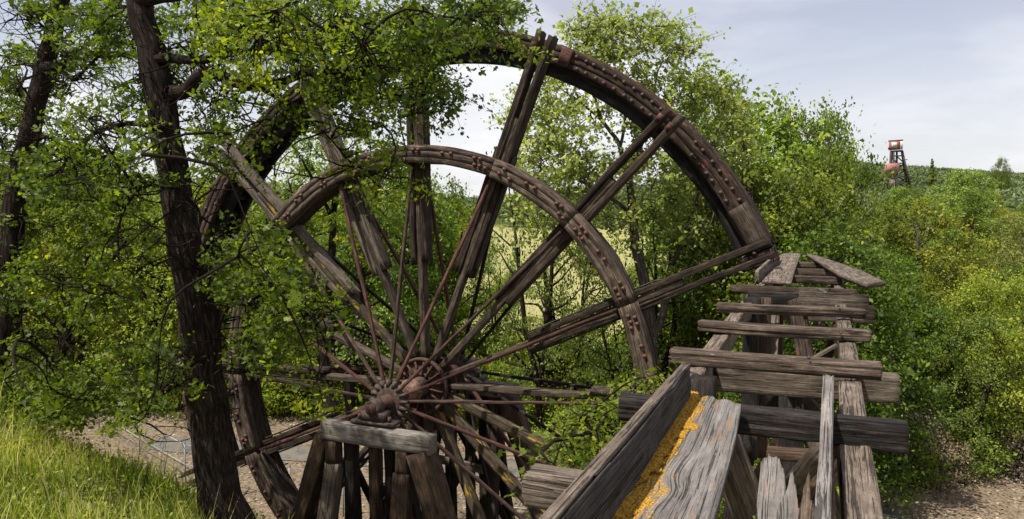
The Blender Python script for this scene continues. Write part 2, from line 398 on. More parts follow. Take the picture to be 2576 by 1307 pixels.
def build_ground():
    ds = np.concatenate([np.linspace(-30, 6, 14), np.linspace(6.5, 60, 150), np.geomspace(61, 3000, 90)])
    an = np.concatenate([np.linspace(-3, -1.0, 14)[:-1], np.linspace(-1.0, 1.0, 161), np.linspace(1.0, 3, 14)[1:]])
    D, A = np.meshgrid(ds, an, indexing='ij')
    S = A * np.maximum(np.abs(D) + 8, 14)
    Z = ground(S, D)
    P = S[..., None] * RT + D[..., None] * FH; P[..., 2] = Z
    nA = len(an); nD = len(ds)
    i = np.arange(nD - 1)[:, None] * nA; j = np.arange(nA - 1)[None]
    Q = np.stack([i + j, i + j + 1, i + nA + j + 1, i + nA + j], -1).reshape(-1, 4)
    m, b, L = base_mat('ground_soil'); b.inputs['Roughness'].default_value = 1.0; b.inputs['Specular IOR Level'].default_value = 0.05
    t = nm(m, 'ShaderNodeTexCoord')
    n1 = nm(m, 'ShaderNodeTexNoise'); n1.inputs['Scale'].default_value = 0.22; n1.inputs['Detail'].default_value = 8; L.new(t.outputs['Object'], n1.inputs['Vector'])
    n2 = nm(m, 'ShaderNodeTexNoise'); n2.inputs['Scale'].default_value = 5; n2.inputs['Detail'].default_value = 9; n2.inputs['Roughness'].default_value = 0.75; L.new(t.outputs['Object'], n2.inputs['Vector'])
    soil = ramp(m, [(0.32, (0.050, 0.038, 0.026)), (0.5, (0.135, 0.102, 0.070)), (0.68, (0.27, 0.21, 0.15))]); L.new(n2.outputs[0], soil.inputs[0])
    gr = ramp(m, [(0.34, (0.10, 0.115, 0.040)), (0.5, (0.22, 0.21, 0.085)), (0.66, (0.38, 0.33, 0.18))]); L.new(n2.outputs[0], gr.inputs[0])
    at = nm(m, 'ShaderNodeAttribute', attribute_name='tone')
    ad = nm(m, 'ShaderNodeMath', operation='MULTIPLY_ADD'); ad.inputs[1].default_value = 0.9; L.new(n1.outputs[0], ad.inputs[0])
    sb = nm(m, 'ShaderNodeMath', operation='SUBTRACT'); L.new(at.outputs['Fac'], sb.inputs[0]); sb.inputs[1].default_value = 0.45; L.new(sb.outputs[0], ad.inputs[2])
    rr = ramp(m, [(0.42, (0, 0, 0)), (0.58, (1, 1, 1))]); L.new(ad.outputs[0], rr.inputs[0])
    mm = nm(m, 'ShaderNodeMixRGB'); L.new(rr.outputs[0], mm.inputs[0]); L.new(soil.outputs[0], mm.inputs[1]); L.new(gr.outputs[0], mm.inputs[2])
    fg = nm(m, 'ShaderNodeMapRange'); fg.inputs[1].default_value = 1.0; fg.inputs[2].default_value = 2.0; L.new(at.outputs['Fac'], fg.inputs[0])
    mf = nm(m, 'ShaderNodeMixRGB'); L.new(fg.outputs[0], mf.inputs[0]); L.new(mm.outputs[0], mf.inputs[1]); mf.inputs[2].default_value = (0.05, 0.065, 0.025, 1)
    L.new(mf.outputs[0], b.inputs['Base Color'])
    bp = nm(m, 'ShaderNodeBump'); bp.inputs['Distance'].default_value = 0.06; L.new(n2.outputs[0], bp.inputs['Height']); L.new(bp.outputs[0], b.inputs['Normal'])
    # tone: share of grass (1) against bare soil (0)
    T = 0.15 + 0.75 * sstep(52, 60, D) + 0.75 * (D < 17) * (S < 3); T = np.clip(T, 0, 1) + 1.2 * sstep(190, 230, D)
    o = obj('ground', mesh_np('ground', P.reshape(-1, 3), Q, m, None, T.ravel(), True))
    props(o, kind='structure')
build_ground()
def build_road():
    # pale tar road crossing behind the wheel on the valley floor
    m = rough_mat('worn_asphalt', (0.045, 0.043, 0.038), (0.095, 0.09, 0.08), 0.9, 0.95, 0.5, c3=(0.14, 0.108, 0.076))
    ctr = [(-21.5, 44.6), (-18, 43.4), (-8, 41.5), (0, 40.0), (8, 37.5), (18, 33.0)]
    V = []; 
    c = np.array(ctr); tt = np.linspace(0, 1, 60); ci = np.stack([np.interp(tt, np.linspace(0, 1, len(c)), c[:, k]) for k in (0, 1)], 1)
    for s, d in ci:
        for k in np.linspace(-1.3, 1.3, 7):
            z = gz(s, d + k) + 0.07 - 0.02 * abs(k); p = RT * s + FH * (d + k); V.append((p[0], p[1], z))
    n = 7; i = np.arange(59)[:, None] * n; j = np.arange(n - 1)[None]
    Q = np.stack([i + j, i + n + j, i + n + j + 1, i + j + 1], -1).reshape(-1, 4)[:, ::-1]
    props(obj('road', mesh_np('road', np.array(V), Q, m)), kind='structure')
build_road()

# ------------------------------------------------------------------ the wheel
K = 1.15
HUB = Vector((-9.17 * K, 0, -4.6 * K))
A0 = -1.6
wheel = thing('tailing_wheel', (HUB[0], 16.3 * K, HUB[2]), 'giant ruined timber wheel with radiating spokes and bolted curved rims standing among the trees', 'water wheel')
def WM(Y, ang):   # local frame: X tangential, Z radial outward, Y along axle
    return Matrix.Translation(Vector((HUB[0], Y, HUB[2]))) @ Matrix.Rotation(R_(ang), 4, 'Y')
def arc_mesh(name, prof, span, mat, seed, seglen=0.22, noise=0.012, endjag=0.0, chord=0.0):
    """sweep a closed profile [(axial y, radius)] over span degrees centred on local +Z"""
    P = np.array(prof, float); Kp = len(P)
    Rm = P[:, 1].mean(); m = max(6, int(Rm * R_(span) / seglen))
    r = np.random.default_rng(seed); th = np.radians(np.linspace(-span / 2, span / 2, m + 1))
    per = np.concatenate([[0], np.cumsum(np.linalg.norm(np.roll(P, -1, 0) - P, axis=1))])[:Kp]
    nz = SinNoise(seed + 3, 8, 1.2, 2); V = []; UV = []
    e0 = r.uniform(0, endjag, Kp); e1 = r.uniform(0, endjag, Kp)
    for i, t in enumerate(th):
        dn = noise * nz(np.stack([np.full(Kp, t * Rm * 1.5), per * 9], 1))
        dn2 = noise * nz(np.stack([np.full(Kp, t * Rm * 1.5 + 50), per * 9], 1))
        rad = P[:, 1] + dn - chord * (1 - (t / (R_(span) / 2)) ** 2) * (P[:, 1] < Rm)
        tt = np.full(Kp, t)
        if i == 0: tt = tt + e0 / Rm
        if i == m: tt = tt - e1 / Rm
        V.append(np.stack([rad * np.sin(tt), P[:, 0] + dn2 * 0.6, rad * np.cos(tt)], 1)); UV.append(np.stack([tt * Rm, per], 1))
    V = np.concatenate(V); UV = np.concatenate(UV)
    i = np.arange(m)[:, None] * Kp; j = np.arange(Kp)[None]; j2 = (j + 1) % Kp
    Q = np.stack([i + j, i + j2, i + Kp + j2, i + Kp + j], -1).reshape(-1, 4)
    ends = [np.arange(Kp)[::-1][None], (m * Kp + np.arange(Kp))[None]]
    return mesh_np(name, V, [Q, np.concatenate(ends)], mat, UV)
def ladder_prof(y0, y1, r0, r1, g_out=0, g_in=5, g_near=3, depth=0.02):
    """rectangle y0..y1 x r0..r1 with board joints cut in as real grooves; order: near face (outer->inner), inner face, far face, outer face"""
    pts = []
    def edge(a, b, n, nrm):
        a = np.array(a); b = np.array(b); nrm = np.array(nrm)
        pts.append(tuple(a))
        for k in range(1, n + 1):
            c = a + (b - a) * k / (n + 1); dl = (b - a) / np.linalg.norm(b - a) * 0.010
            step = 0.006 * ((k % 2) * 2 - 1)
            pts.append(tuple(c - dl - nrm * 0 )); pts.append(tuple(c - dl * .5 - nrm * depth)); pts.append(tuple(c + dl * .5 - nrm * depth)); pts.append(tuple(c + dl - nrm * abs(step)))
    edge((y0, r1), (y0, r0), g_near, (-1, 0)); edge((y0, r0), (y1, r0), g_in, (0, -1)); edge((y1, r0), (y1, r1), 0, (1, 0)); edge((y1, r1), (y0, r1), g_out, (0, 1))
    return pts
def dome_mesh(name, r, mat, h=0.75):
    V = [(0, -r * h, 0)]; n = 8; F3 = []; F4 = []
    for (q, yy) in ((0.6, -r * h * 0.8), (1.0, -r * h * 0.25), (1.0, r * 0.3)):
        for k in range(n): a = 2 * math.pi * k / n; V.append((q * r * math.cos(a), yy, q * r * math.sin(a)))
    for k in range(n):
        F3.append((0, 1 + k, 1 + (k + 1) % n))
        for q in (0, 1): F4.append((1 + q * n + k, 1 + (q + 1) * n + k, 1 + (q + 1) * n + (k + 1) % n, 1 + q * n + (k + 1) % n))
    return mesh_np(name, np.array(V), [np.array(F3), np.array(F4)], mat, None, None, True)
BOLT = dome_mesh('bolt', 0.054, M_BOLT, 0.9); BOLT_S = dome_mesh('bolt_small', 0.050, M_DKIRON, 0.8)
yr0, yr1 = 15.93 * K, 16.22 * K           # inner ring near board
# inner (bolted) ring: curved segments between the spokes, inner soffit of boards further back
ringA = [arc_mesh('ring_segment', ladder_prof(-0.16, 0.16, 5.52 * K, 5.93 * K, 1, 1, 2, 0.014), 22.55, M_RING, 40 + i, endjag=0.02, chord=0.03, noise=0.008) for i in range(3)]
sofA = [arc_mesh('ring_lagging', ladder_prof(0.0, 0.56, 5.50 * K, 5.86 * K, 2, 6, 0, 0.028), 22.3, M_WHEEL, 60 + i, endjag=0.10, noise=0.008) for i in range(2)]
ring_segs = []
def ring_piece(me1, me2, ang):
    o = obj('ring_segment', me1, wheel, WM(yr0 + 0.16, ang)); ring_segs.append((ang, o))
    if me2 is not None: obj('ring_lagging', me2, wheel, WM(yr0 + 0.34, ang))
    return o
for i, k in enumerate(range(-7, 4)):
    ang = A0 + 22.5 * (k + 0.5)
    if k == -3: continue
    ring_piece(ringA[i % 3], sofA[i % 2], ang)
# broken stubs: upper left end, and the end that stops by the flume
ring_piece(arc_mesh('ring_segment', ladder_prof(-0.16, 0.16, 5.52 * K, 5.93 * K, 1, 1, 2, 0.014), 5.5, M_RING, 71, endjag=0.30), arc_mesh('ring_lagging', ladder_prof(0, .56, 5.50 * K, 5.86 * K, 2, 6, 0, .028), 3.4, M_WHEEL, 72, endjag=0.2), A0 - 45 - 3.2)
def ring_bolts(ang, spots):
    # spots: (tangential m, radius) proud of the near face
    seg = min(ring_segs, key=lambda q: abs(q[0] - ang))[1]
    for (t, r) in spots:
        a = ang + math.degrees(t / r)
        obj('bolt', BOLT, seg, WM(yr0 - 0.02, a) @ Matrix.Translation((0, 0, r)))
rb = random.Random(3)
for k in range(-6, 5):
    a = A0 + 22.5 * k
    if k in (-3,): continue
    ra, rbb = 5.81 * K, 5.66 * K
    rr_ = lambda q: [x for x in q if rb.random() < .82]
    g1 = [(-0.42, ra), (-0.26, ra + .02), (-0.35, rbb), (-0.19, rbb + .01)]
    g2 = [(0.22, ra), (0.38, ra), (0.30, rbb + .03), (0.44, rbb)]
    if k in (2, 3, 1): g1.append((-0.05, rbb)); g2.append((0.12, rbb + .02))
    if k == 0: g1 = [(-0.7, ra), (-0.53, ra), (-0.36, rbb + .04), (-0.66, rbb)]; g2 = [(.02, ra), (.17, ra), (.05, rbb), (.15, rbb - .01)]
    ring_bolts(a - 1.2, [(t + rb.uniform(-.02, .02), r) for t, r in rr_(g1)])
    ring_bolts(a + 1.2, [(t + rb.uniform(-.02, .02), r) for t, r in rr_(g2)])
    ring_bolts(a + 10.5, [(-.14, ra - .05), (.12, ra - .03)])
# outer rim: bolted front felloe, set back inner felloe, sole boards round the outside, back felloe, bucket boards
YF = 17.0 * K
ROUT = 8.87 * K
def rim_set(ang, span, sd_, last=False):
    f = obj('rim_segment', arc_mesh('rim_segment', ladder_prof(-0.10, 0.12, 8.40 * K, ROUT, 0, 0, 2, 0.02), span - 0.25, M_RIM, sd_, endjag=0.04, noise=0.016), wheel, WM(YF + .1, ang))
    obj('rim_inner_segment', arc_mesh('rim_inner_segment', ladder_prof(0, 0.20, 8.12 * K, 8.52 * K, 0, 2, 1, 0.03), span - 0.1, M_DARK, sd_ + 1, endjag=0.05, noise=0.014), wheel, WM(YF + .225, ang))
    obj('rim_sole', arc_mesh('rim_sole', ladder_prof(0, 0.92, 8.78 * K, 8.885 * K, 6, 5, 0, 0.018), span - 0.15, M_RIM, sd_ + 2, endjag=0.08, noise=0.022), wheel, WM(YF + .225, ang))
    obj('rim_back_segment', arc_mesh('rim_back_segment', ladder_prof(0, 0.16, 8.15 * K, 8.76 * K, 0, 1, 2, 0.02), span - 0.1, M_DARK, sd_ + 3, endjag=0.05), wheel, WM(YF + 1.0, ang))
    n = max(1, int(span / 3.7))
    for i in range(n):
        a = ang - span / 2 + (i + 0.5) * span / n
        obj('bucket_board', BUCK, wheel, WM(YF + .43, a + rb.uniform(-.3, .3)) @ Matrix.Translation((0, 0, 8.20 * K)))
    return f
BUCK = timber_mesh('bucket_board', 0.62, 0.045, 0.55, M_WHEEL, n=2, m=3, seed=5)
# bucket board mesh lies along axle: rotate local X->Y
BUCK.transform(Matrix.Translation((0, 0, 0.32)) @ Matrix.Rotation(R_(90), 4, 'Z')); 
rim_segs = []
for i, k in enumerate(range(-5, 3)):
    rim_segs.append((A0 + 22.5 * (k + .5), rim_set(A0 + 22.5 * (k + .5), 22.5, 200 + 10 * i)))
rim_segs.append((A0 + 67.5 + 0.9, rim_set(A0 + 67.5 + 1.2, 2.4, 320)))
def rim_bolt(a, r):
    seg = min(rim_segs, key=lambda q: abs(q[0] - a))[1]
    obj('bolt', BOLT_S, seg, WM(YF - 0.015, a) @ Matrix.Translation((0, 0, r)))
for a in np.arange(25, 66, 1.75):
    if 41.5 < a < 46.5: continue
    rim_bolt(a + rb.uniform(-.25, .25), 8.78 * K - .04); rim_bolt(a + .9 + rb.uniform(-.25, .25), 8.50 * K)
for a in np.arange(-60, -20, 4.5): rim_bolt(a, 8.75 * K); rim_bolt(a + 2, 8.5 * K)
# overlapping splice plates on the rim face
for (a, sp, mm_) in ((62.0, 6.5, M_SPAR), (23.6, 2.0, M_RED), (64.6, 1.4, M_RED)):
    obj('splice_plate', arc_mesh('splice_plate', ladder_prof(-0.03, 0.03, 8.43 * K, 8.84 * K, 0, 0, 0, 0.01), sp, mm_, int(a * 3), endjag=0.03), wheel, WM(YF - 0.05, a))
# spokes: a spar from the hub, cheek planks either side further out
spar_y = 16.47 * K
def spoke(k, r_end=8.95, cheeks=True, mat=M_WHEEL, sparmat=M_SPAR, r_gap=7.0, r_in=3.0, cut=None):
    a = A0 + 22.5 * k
    M0 = WM(spar_y, a); e_sp = min(r_end, r_gap) * K
    def rad(name, t, y, w, dpt, r0, r1, m_, par, seed, jag=.04, **kw):
        # local X of the timber -> radial
        me = timber_mesh(name, (r1 - r0), w, dpt, m_, seed=seed, m=int((r1 - r0) * 3) + 3, jag=jag, n=3, **kw)
        Mx = M0 @ Matrix.Translation((t, y, r0)) @ Matrix(((0, 1, 0, 0), (0, 0, 1, 0), (1, 0, 0, 0), (0, 0, 0, 1)))
        return obj(name, me, par, Mx)
    sp = rad('spoke', 0, 0, 0.24 if k in (5, 6, 7) else 0.17, 0.30, 0.62 * K, e_sp, sparmat, wheel, 900 + k, jag=.1, groove=.008)
    if cheeks:
        for sg in (-1, 1):
            dr = rb.uniform(-.12, .12)
            q = rad('spoke_plank', sg * 0.175, rb.uniform(-.02, .02), 0.165, 0.40, (r_in + dr) * K, (r_end + rb.uniform(-.05, .06)) * K, mat, sp, 950 + 2 * k + sg, jag=.08, groove=.013, warp=.03)
            if (k + sg) % 2 == 0:
                rad('spoke_batten', sg * 0.285, 0.02, 0.045, 0.26, (r_in + .1 - dr) * K, min(r_end, 6.3 + dr * 4) * K, M_SPAR, sp, 990 + 2 * k + sg, jag=.2)
    return sp
for k in range(-5, 4): spoke(k, mat=M_GREY if k in (-1, -2) else M_WHEEL, sparmat=M_YEL if k in (-2,) else M_SPAR)
spoke(4, r_end=6.0, sparmat=M_SPAR, mat=M_RING, r_in=4.4); spoke(5, r_end=6.4, sparmat=M_YEL, r_in=4.6); spoke(6, r_end=6.0, sparmat=M_YEL, r_in=4.8); spoke(7, r_end=7.0, sparmat=M_YEL, r_in=5.0)
for k in (8, 9, 10): spoke(k, r_end=7.2)
# iron clamps at two spoke tips
for (k, t) in ((2, -.17), (2, .17), (1, -.17)):
    V, F, U = box_np(-.07, .07, -.03, .03, -.10, .10)
    obj('iron_clamp', mesh_np('iron_clamp', V, F, M_RED, U), wheel, WM(spar_y - .24, A0 + 22.5 * k) @ Matrix.Translation((t, 0, 8.62 * K)))
# slanting brace rods near and far
for k in range(16):
    a = A0 + 22.5 * k
    if k in (9,): continue
    def P(r, Y, da=0): return Vector((HUB[0] + r * math.sin(R_(a + da)), Y, HUB[2] + r * math.cos(R_(a + da))))
    timber('brace_rod', P(.42, 14.75 * K), P(5.5 * K, 16.12 * K), .075, .10, M_RED if k % 2 else M_BROD, wheel, up=(0, 1, 0), n=2, groove=.004, warp=.02)
    timber('brace_rod', P(.45, 18.2 * K), P(5.2 * K, 16.85 * K), .085, .10, M_DARK if k % 3 else M_RED, wheel, up=(0, 1, 0), n=2, groove=.004, warp=.02)
# hub: axle, flanges with ribs, collars
def lathe(name, prof, mat, n=40):
    P = np.array(prof); th = np.linspace(0, 2 * np.pi, n, endpoint=False); m = len(P)
    V = np.stack([(P[:, 1][:, None] * np.cos(th)).ravel(), np.repeat(P[:, 0], n), (P[:, 1][:, None] * np.sin(th)).ravel()], 1)
    i = np.arange(m - 1)[:, None] * n; j = np.arange(n)[None]; j2 = (j + 1) % n
    Q = np.stack([i + j, i + n + j, i + n + j2, i + j2], -1).reshape(-1, 4)
    U = np.stack([V[:, 0], V[:, 2]], 1)
    return mesh_np(name, V, Q, mat, U)
HM = Matrix.Translation((HUB[0], 0, HUB[2]))
obj('axle', lathe('axle', [(13.85 * K, .001), (13.85 * K, .11), (13.87 * K, .13), (14.5 * K, .13), (14.5 * K, .2), (18.9 * K, .2), (18.9 * K, .16), (19.3 * K, .16), (19.3 * K, .001)], M_RUST, 24), wheel, HM)
fl = obj('hub_flange', lathe('hub_flange', [(16.25 * K, .2), (16.2 * K, .26), (16.15 * K, .40), (16.20 * K, .42), (16.22 * K, .70), (16.16 * K, .74), (16.16 * K, .82), (16.27 * K, .82), (16.27 * K, .2)], M_RUST, 48), wheel, HM)
for k in range(16):
    V, F, U = box_np(.24, .72, -.05, .05, -.018, .018)
    obj('flange_rib', mesh_np('flange_rib', V, F, M_RUST, U), fl, HM @ Matrix.Translation((0, 16.17 * K, 0)) @ Matrix.Rotation(R_(k * 22.5 + 9), 4, 'Y'))
obj('hub_flange', lathe('hub_flange', [(16.66 * K, .2), (16.66 * K, .82), (16.75 * K, .82), (16.78 * K, .74), (16.72 * K, .7), (16.74 * K, .4), (16.9 * K, .3), (16.9 * K, .2)], M_RUST, 48), wheel, HM)
obj('hub_barrel', lathe('hub_barrel', [(15.3 * K, .2), (15.32 * K, .27), (15.6 * K, .27), (15.62 * K, .34), (15.72 * K, .34), (15.74 * K, .27), (16.15 * K, .29), (16.15 * K, .2)], rough_mat('pale_rust', (.05, .03, .022), (.20, .12, .08), 9), 24), wheel, HM)
for (Y0, sg) in ((14.72 * K, 1), (18.2 * K, -1)):
    h = obj('rod_socket_ring', lathe('rod_socket_ring', [(Y0 - .1, .2), (Y0 - .1, .34), (Y0 - .04, .45), (Y0 + .05, .45), (Y0 + .12, .34), (Y0 + .12, .2)], M_DKIRON, 24), wheel, HM)
    for k in range(16):
        V, F, U = box_np(-.045, .045, -.09, .09, .36, .56)
        obj('socket', mesh_np('socket', V, F, M_DKIRON, U), h, HM @ Matrix.Translation((0, Y0, 0)) @ Matrix.Rotation(R_(A0 + 22.5 * k), 4, 'Y'))

# ------------------------------------------------------------------ near support tower and bearing
def bearing(Y, label):
    root = thing('axle_bearing', (HUB[0], Y, HUB[2] - .45), label, 'bearing')
    M = Matrix.Translation((HUB[0], Y, HUB[2]))
    a = Acc(); a.add(*box_np(-.62, .62, -.22, .22, -.42, -.34)); a.add(*box_np(-.34, .34, -.17, .17, -.34, -.10))
    obj('bearing_base', a.mesh('bearing_base', M_IRON), root, M)
    obj('bearing_cap', lathe('bearing_cap', [(-.18, .135), (-.18, .19), (-.15, .215), (.11, .215), (.14, .19), (.14, .135), (-.18, .135)], M_IRON, 24), root, M)
    for x in (-.45, .45, -.3, .3):
        V, Q, U = cyl_np((x, -.05, -.36), (x, -.05, -.2), .05, .05, 6); obj('nut', mesh_np('nut', V, Q, M_RUST, U), root, M)
    return root
bearing(14.12 * K, 'rusty iron bearing holding the near axle end on the pale cap beam')
bearing(18.75 * K, 'dark iron bearing at the far axle end behind the red flange')
def tower(Yc, name_label, zcap, near=True):
    x0, x1 = (-10.42 * K, -7.62 * K) if near else (-10.3 * K, -7.7 * K)
    root = thing('support_tower', (HUB[0], Yc, ZF), name_label, 'wheel support')
    zt = zcap
    timber('cap_beam', (x0, Yc, zt - .24), (x1, Yc, zt - .30), .42, .47, M_CAP if near else M_GREY, root, n=4, groove=.008, warp=.015, jag=.02)
    zb = zt - .50
    def leg(xt, xb, yt, yb, w, mat, z1=None, zt_=None): 
        return timber('leg', (xb, Yc + yb, z1 or ZF - .2), (xt, Yc + yt, zt_ or zb), w, w, mat, root, up=(0, 1, 0), n=4, groove=.014, warp=.03)
    xl, xr = HUB[0] - 1.15, HUB[0] + .95
    # short blocks under the cap, then the battered legs
    for xx in (xl, xr): timber('post_block', (xx, Yc - .02, zb - .60), (xx, Yc - .02, zb), .34, .34, M_BROWN, root, up=(0, 1, 0), n=3)
    leg(xl + .02, xl - .55, 0, -1.2, .42, M_GREY if near else M_WHEEL, zt_=zb - .61)
    leg(xr - .02, xr + .10, 0, -1.2, .44, M_BROWN if near else M_WHEEL, zt_=zb - .61)
    leg(xl - .32, xl - 3.4, .05, 0, .44, M_BROWN); leg(xr + .46, xr + 3.3, .05, 0, .60, M_BROWN)
    leg(xl + .42, xl + .42, .15, .2, .30, M_DARK); leg(xr - .55, xr - .5, .25, .4, .28, M_DARK)
    leg(HUB[0] - .05, HUB[0] - .05, .25, .3, .28, M_BROWN)
    leg(xl + .3, xl - .2, .3, 1.6, .30, M_DARK); leg(xr - .2, xr + .3, .3, 1.6, .30, M_DARK)
    timber('girt', (xl + .1, Yc - .45, zb - 2.15), (xr - .15, Yc - .45, zb - 2.30), .12, .26, M_GREY, root, n=3)
    timber('girt', (xl - 2.6, Yc + .25, ZF + 3), (xr + 2.6, Yc + .25, ZF + 2.9), .14, .3, M_WHEEL, root)
    timber('brace', (xl - .3, Yc + .55, zb - 4.6), (xr - .2, Yc + .55, zb - .5), .1, .22, M_BROWN, root); timber('brace', (xl, Yc + .7, zb - .7), (xr + .2, Yc + .7, zb - 4.6), .1, .2, M_DARK, root)
    return root
tower(13.95 * K, 'near timber tower with thick pale cap beam carrying the front axle bearing', HUB[2] - .42)
tower(18.85 * K, 'dark timber tower behind the wheel holding the far end of its axle', HUB[2] - .42, False)

# ------------------------------------------------------------------ flume trestle
DZ = -1.70
trestle = thing('flume_trestle', (-.5, 9.5, ZF), 'broken wooden flume trestle with bare cross ties running away to the right of the wheel', 'trestle')
def tie(Y, xa, xb, th, ztop=DZ, mat=M_TIE, wd=.2, dz=0, dy=0, **kw):
    kw.setdefault('n', 6); kw.setdefault('m', 26)
    return timber('cross_tie', (xa, Y + wd / 2, ztop - th / 2), (xb, Y + dy + wd / 2, ztop - th / 2 + dz), wd, th, mat, trestle, groove=.010, warp=.02, **kw)
tie(4.28, -1.72, -.55, .22, mat=M_GREY, wd=.24, jag=.03, n=8, m=30)
tie(6.28, -1.62, .63, .215, mat=M_DARK, wd=.22, notch=.02, jag=.008, n=10, m=50)
tie(8.50, -1.62, .60, .165, mat=M_TIE, wd=.24, notch=.02, jag=.05, n=10, m=50, dy=.05)
tie(10.75, -1.64, .60, .15, mat=M_TIE, wd=.22, notch=.012, jag=.03, n=8, m=40)
tie(12.85, -1.66, .62, .15, mat=M_TIE, wd=.2, jag=.02)
tie(15.85, -1.75, .60, .17, mat=M_TIE, wd=.2, jag=.02)
tie(18.1, -1.50, .37, .17, mat=M_TIE, jag=.03); tie(20.1, -1.35, .60, .16, mat=M_TIE, jag=.02); tie(22.3, -1.0, .62, .17, mat=M_TIE, jag=.02)
# stringers under the ties
ZS = DZ - .17
timber('stringer', (.27, 2.0, ZS - .2), (.27, 8.6, ZS - .17), .22, .34, M_GREY, trestle, n=5, groove=.010, warp=.02, jag=.05)
timber('stringer', (.30, 8.85, ZS - .15), (.32, 22.8, ZS - .15), .20, .30, M_GREY, trestle, n=4, groove=.008, jag=.05, warp=.03)
timber('stringer', (-1.31, 8.3, ZS - .15), (-1.30, 22.4, ZS - .15), .22, .30, M_GREY, trestle, n=4, groove=.008, jag=.05, warp=.03)
timber('stringer', (-1.33, 1.6, ZS - .18), (-1.33, 6.6, ZS - .16), .18, .30, M_DARK, trestle, n=4, jag=.05)
timber('stringer_lath', (.07, 2.2, ZS - .2), (.10, 8.4, ZS - .12), .05, .28, M_BROWN, trestle, n=3, jag=.05)
# side boards of the flume box
timber('side_board', (-1.04, 2.0, DZ + .175), (-1.025, 6.25, DZ + .165), .075, .36, M_BOARD, trestle, n=6, m=60, groove=.006, warp=.02, notch=.03, jag=.04)
timber('side_board', (-1.25, 16.1, DZ + .12), (-1.17, 21.6, DZ + .24), .09, .27, M_GREY, trestle, n=5, m=40, groove=.008, warp=.03, notch=.02, jag=.06)
# top strip of broken grey fibre on the near board
timber('board_cap', (-1.04, 2.0, DZ + .366), (-1.03, 6.2, DZ + .356), .072, .022, M_GREY, trestle, n=4, m=60, groove=.004, notch=.02, jag=.05)
# saw-marked bent cap
timber('bent_cap', at_Y(1800, 950, 9.25), at_Y(2262, 978, 9.25), .26, .30, M_GREY, trestle, n=8, m=30, groove=.006, jag=.015)
timber('bent_cap', (-1.5, 16.9, ZS - .48), (.98, 16.9, ZS - .44), .3, .34, M_GREY, trestle, n=4, groove=.006, jag=.03)
timber('bent_cap', (-1.6, 4.2, ZS - .6), (.3, 4.2, ZS - .6), .26, .28, M_GREY, trestle, n=6, groove=.012, jag=.03)
def bent(Y, zc, batter=1.6, mat=M_WHEEL, zdrop=ZF, w=.28):
    for (xt, sg) in ((-1.25, -1), (.3, 1)):
        timber('post', (xt + sg * batter, Y, zdrop - .2), (xt, Y, zc), w, w, mat if sg > 0 else M_DARK, trestle, up=(0, 1, 0), n=3, groove=.012, warp=.04)
    timber('sash_brace', (-1.25 - batter * .45, Y - .2, zc - (zc - ZF) * .45), (.3 + batter * .45, Y - .2, zc - (zc - ZF) * .45), .1, .24, M_GREY, trestle)
    timber('cross_brace', (-1.2, Y - .22, zc - .3), (.5 + batter * .4, Y - .22, zc - (zc - ZF) * .44), .08, .22, M_SPAR, trestle)
    timber('cross_brace', (.3, Y + .22, zc - .3), (-1.5 - batter * .4, Y + .22, zc - (zc - ZF) * .44), .08, .22, M_BROWN, trestle)
bent(9.25, ZS - .62, 1.1); bent(16.9, ZS - .66, 1.4); bent(22.4, ZS - .32, 1.4)
timber('post', (-1.16, 8.1, ZS - 3.2), (-1.16, 8.1, ZS - .01), .26, .26, M_DARK, trestle, up=(0, 1, 0), n=3)
# knee braces and inner posts seen through the ties
def px_timber(name, a, Ya, b, Yb, w, h, mat, parent, up=(0, 1, 0), **kw):
    return timber(name, at_Y(a[0], a[1], Ya), at_Y(b[0], b[1], Yb), w, h, mat, parent, up=up, **kw)
px_timber('knee_brace', (1905, 1290), 8.6, (1822, 1080), 8.5, .24, .12, M_GREY, trestle, n=4)
px_timber('knee_brace', (1990, 1225), 8.9, (2072, 1128), 8.6, .22, .12, M_GREY, trestle, n=4)
px_timber('knee_brace', (1790, 850), 13.5, (1850, 905), 13.5, .06, .12, M_GREY, trestle)
px_timber('knee_brace', (2040, 905), 12.5, (2105, 868), 12.5, .05, .12, M_GREY, trestle)
px_timber('inner_post', (1885, 1150), 14.5, (1893, 750), 14.5, .30, .3, M_DARK, trestle); px_timber('inner_post', (1915, 1150), 14.8, (1925, 750), 14.8, .22, .2, M_BROWN, trestle)
px_timber('inner_post', (1985, 1290), 11.2, (1990, 990), 11.2, .34, .3, M_DARK, trestle); px_timber('inner_post', (1940, 1010), 14.2, (1952, 742), 15.6, .16, .2, M_GREY, trestle)
px_timber('inner_post', (2045, 1010), 14.2, (2000, 742), 15.4, .30, .2, M_RIM, trestle); px_timber('inner_post', (1955, 1000), 15.5, (1960, 742), 15.4, .18, .2, M_BROWN, trestle)
px_timber('inner_brace', (1940, 1030), 11.4, (1993, 975), 11.0, .2, .12, M_DARK, trestle); px_timber('inner_brace', (2045, 1030), 11.4, (1993, 975), 11.0, .2, .12, M_DARK, trestle)
px_timber('ledger', (1880, 755), 15.2, (2150, 765), 15.4, .1, .34, M_DARK, trestle, up=(0, 0, 1))
px_timber('ledger', (2010, 750), 14.9, (2185, 760), 15.0, .1, .26, M_GREY, trestle, up=(0, 0, 1))
px_timber('ledger', (1930, 1140), 10.6, (2050, 1148), 10.6, .3, .12, M_BROWN, trestle, up=(0, 0, 1))
# bolt heads on the nearer ties
for (px, py, Y) in ((2085, 720, 15.84), (2115, 838, 10.74), (2110, 770, 12.84), (2035, 900, 8.52)):
    p = at_Y(px, py, Y); obj('bolt', BOLT_S, trestle, Matrix.Translation(Vector(p)) @ Matrix.Scale(.38, 4))

